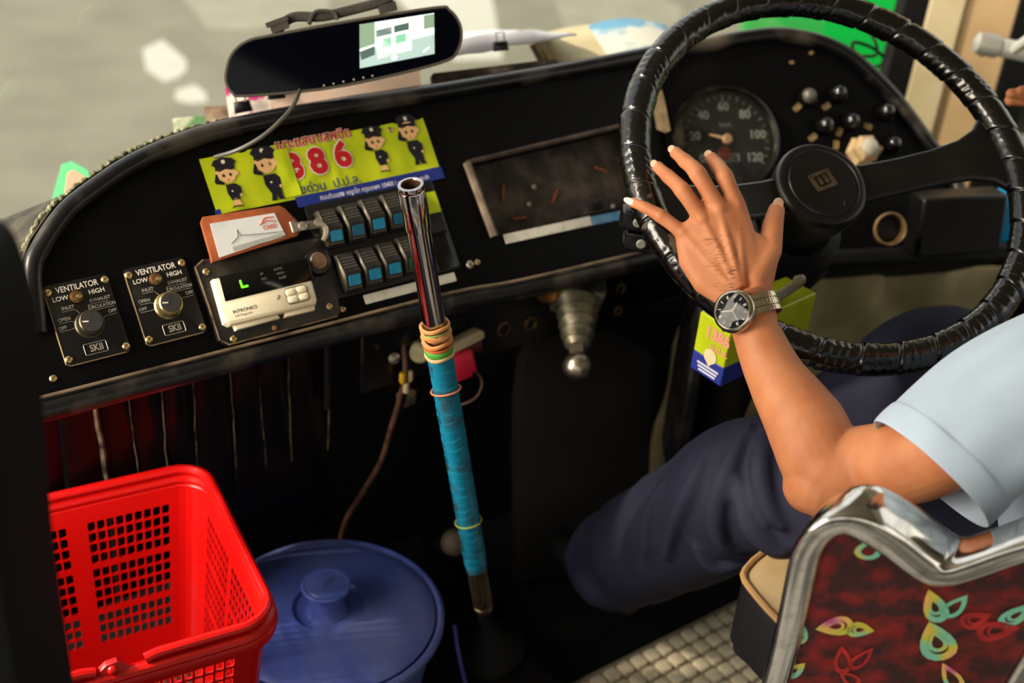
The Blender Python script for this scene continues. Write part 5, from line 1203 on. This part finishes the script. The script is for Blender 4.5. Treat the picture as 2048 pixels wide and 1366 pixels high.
rings(tr_, wrk([(ell(tc_(z), a, b, 48), tc_(z)) for z, a, b in ((.50, .165, .125), (.56, .172, .130), (.66, .165, .125), (.75, .170, .128), (.84, .185, .122), (.90, .165, .10), (.935, .11, .08), (.955, .070, .064))]), False)
for c_ in (V3((1.095, .44, .862)), rs_*.8+tc_(.86)*.2): tr_.ball(.080, Matrix.Translation(c_), 28, 18)
so_ = tr_.build('shirt', shirt_m, per, world=True, ang=80); so_.modifiers.new('sub', 'SUBSURF').levels = 1
rsl = MB(); rings(rsl, [[V3(c)+q for q in [(p-V3(c)) for p in sring(c, (re_-rs_), r, .05, i)]] for i, (c, r) in enumerate(((tc_(.86)+rdv*.10, .080), (rs_, .084), (rs_.lerp(re_, .35), .078), (rs_.lerp(re_, .62), .073)))], False)
rsl.build('shirt_sleeve', shirt_m, per, world=True, ang=80)
MB().tube([p+V3((0, 0, .0)) for p in ell(tc_(.955), .062, .058, 30)], .012, 8, True, None, (.6, 1.4)).build('collar', shirt_m, per, world=True)
# trousers
nav = mat('navy_cloth', '#1b1c2d', .8, spec=.2, mix=('#232437', 12, .4, .7), bump=(420, .15))
tro = MB()
def leg(h_, k_, a_, ad):
    P = spline([h_, h_.lerp(k_, .55), k_, k_.lerp(a_, .35), k_.lerp(a_, .75), a_], 6)
    R__ = [.098]*4+[.096]*4+[.093]*4+[.094]*4+[.093]*5+[.089]*4+[.084]*4+[.080]
    R__ = R__[:len(P)]+[.078]*max(0, len(P)-len(R__))
    tro.tube(P, R__, 30); tro.ball(.094, Matrix.Translation(k_), 24, 16)
leg(hL, kL, aL, 0); leg(hR, kR, aR, 0)
rings(tro, [ell(V3((1.262, .415, z)), a, b) for z, a, b in ((.475, .16, .12), (.53, .172, .135), (.60, .165, .128))])
# folds that run over the knee and the back of the calf
for pts, r in (([(1.0374, 0.8261, 0.5948), (0.9854, 0.8015, 0.566), (0.9652, 0.7938, 0.5156), (0.9747, 0.7825, 0.4625), (1.0016, 0.7632, 0.4398)], 0.016),
               ([(0.9807, 0.7837, 0.5598), (0.9751, 0.7468, 0.5199), (0.9898, 0.7164, 0.4955), (0.9982, 0.6947, 0.4955)], 0.018),
               ([(1.0089, 0.8586, 0.5614), (0.9712, 0.8431, 0.5208), (0.9659, 0.859, 0.4373), (0.977, 0.8758, 0.3589)], 0.013),
               ([(0.9725, 0.8241, 0.4251), (0.9996, 0.8066, 0.3914), (1.0299, 0.7743, 0.4062)], 0.014),
               ([(1.0635, 0.8129, 0.6016), (1.0026, 0.7722, 0.586), (0.9852, 0.7335, 0.5486), (0.9907, 0.7041, 0.5276)], 0.015),
               ([(0.9874, 0.9098, 0.4711), (0.9764, 0.9166, 0.4102), (0.9736, 0.9113, 0.3433)], 0.012)):
    m_ = (len(pts)-1)*6+1; tro.tube(spline(pts, 6), [r*(.35+.65*math.sin(PI*(k+.5)/m_)) for k in range(m_)], 8)
to_ = tro.build('trousers', nav, per, world=True, ang=180)
rmd = to_.modifiers.new('cloth', 'REMESH'); rmd.mode = 'VOXEL'; rmd.voxel_size = .005; rmd.use_smooth_shade = True
smd = to_.modifiers.new('soften', 'SMOOTH'); smd.factor = .5; smd.iterations = 6
for a_ in (aL, aR):
    MB().ball(.05, Matrix.Translation(a_+V3((.01, .055, -.055))) , 18, 12, (.85, 2.4, .85)).build('shoe', mat('shoe_black', '#060606', .4), per, world=True)

# ---------------------------------------------------------------- wrist watch
axw = (V3((.9489, .7743, .7866))-wC).normalized(); cw = wC+axw*.013
e2w = BACK; e2w = (e2w-axw*e2w.dot(axw)).normalized(); e1w = e2w.cross(axw).normalized()
if e1w.dot(RW) < 0: e1w = -e1w
wa, wb_ = .0335, .0265
def wpos(f, off=0, z=0): return cw+e1w*((wa+off)*math.cos(f))+e2w*((wb_+off)*math.sin(f))+axw*z
fc = math.radians(112)
nW = (wpos(fc, .01)-wpos(fc)).normalized(); nW = (nW+e2w*.1-axw*.10).normalized()
WF = frame(wpos(fc, .0025), e1w, -axw); WF = axis_frame(wpos(fc, .0028), nW, tuple(e1w)) @ Matrix.Scale(1.13, 4)
ww = thing('wrist_watch', 'steel wrist watch with dark dial on the left wrist', 'watch', WF)
MB().lathe([(.0185, -.003), (.0212, -.001), (.0222, .003), (.0215, .0065), (.0195, .0085), (.0180, .0088), (.0172, .0075)], 48, None, False).build('case', mat('watch_steel', '#b5ab9b', .2, 1), ww)
MB().lathe([(.0174, .0070), (.0005, .0070)], 40, None, False).build('dial', mat('watch_dial', '#0b1114', .7, spec=.1), ww)
hm_ = MB()
for k in range(12): hm_.box(.0012 if k % 3 else .0022, .0034, .0005, rz(30*k) @ T(0, .0142, .0074))
hm_.box(.0016, .010, .0004, rz(-55) @ T(0, .0045, .0078)); hm_.box(.0013, .0135, .0004, rz(70) @ T(0, .006, .0080)); hm_.box(.0006, .015, .0003, rz(190) @ T(0, .005, .0083)); hm_.lathe([(.0015, .007), (.0012, .0086), (.0003, .0087)], 12)
hm_.build('hands_and_markers', mat('watch_marks', '#9d988c', .6), ww, smooth=False)
for x, y in ((-.0075, 0), (.0, -.0075), (.0075, .001)): MB().lathe([(.0034, .0071), (.0034, .0073), (.0028, .0073), (.0028, .0071)], 18, T(x, y)).build('subdial_ring', mat('watch_ring', '#39424a', .6), ww)
MB().lathe([(.0178, .0082), (.012, .0090), (.0005, .0093)], 36, None, False).build('crystal', glass('watch_glass', (.96, .98, 1, 1), .01, .02, .10), ww)
MB().lathe([(.0028, 0), (.0030, .001), (.0030, .0035), (.0022, .004)], 14, frame((.0205, -.003, .002), (0, 0, 1), (0, 1, 0)) ).build('crown', mat('watch_steel', '#b5ab9b'), ww)
bd2 = MB(); nl = 34
for k in range(nl):
    f = fc+math.radians(34)+math.radians(292)*k/(nl-1); p = wpos(f, .0012); p2 = wpos(f+.01, .0012); tx = (p2-p).normalized(); no = (p-cw).normalized(); no = (no-tx*no.dot(tx)).normalized()
    M = Matrix((tx, no.cross(tx), no)).transposed().to_4x4(); M.translation = p
    for o_, w_ in ((-.0078, .0066), (0, .0082), (.0078, .0066)): bd2.prism(rrect(.0056, w_, .0008, 2), -.0012, .0014, M @ T(.0014*(1 if o_ == 0 else 0), o_), .0005)
bd2.build('bracelet', mat('bracelet_steel', '#c2b8a6', .25, 1), ww, world=True)
lgm = MB()
for s in (-1, 1):
    for f_ in (19, 27): 
        p = wpos(fc+s*math.radians(f_), .0016); no = (p-cw).normalized(); lgm.box(.016, .010, .0052, axis_frame(p, no, tuple(axw)))
lgm.build('lug', mat('watch_dark_steel', '#3d3a36', .3, .9), ww, world=True, bev=.001)
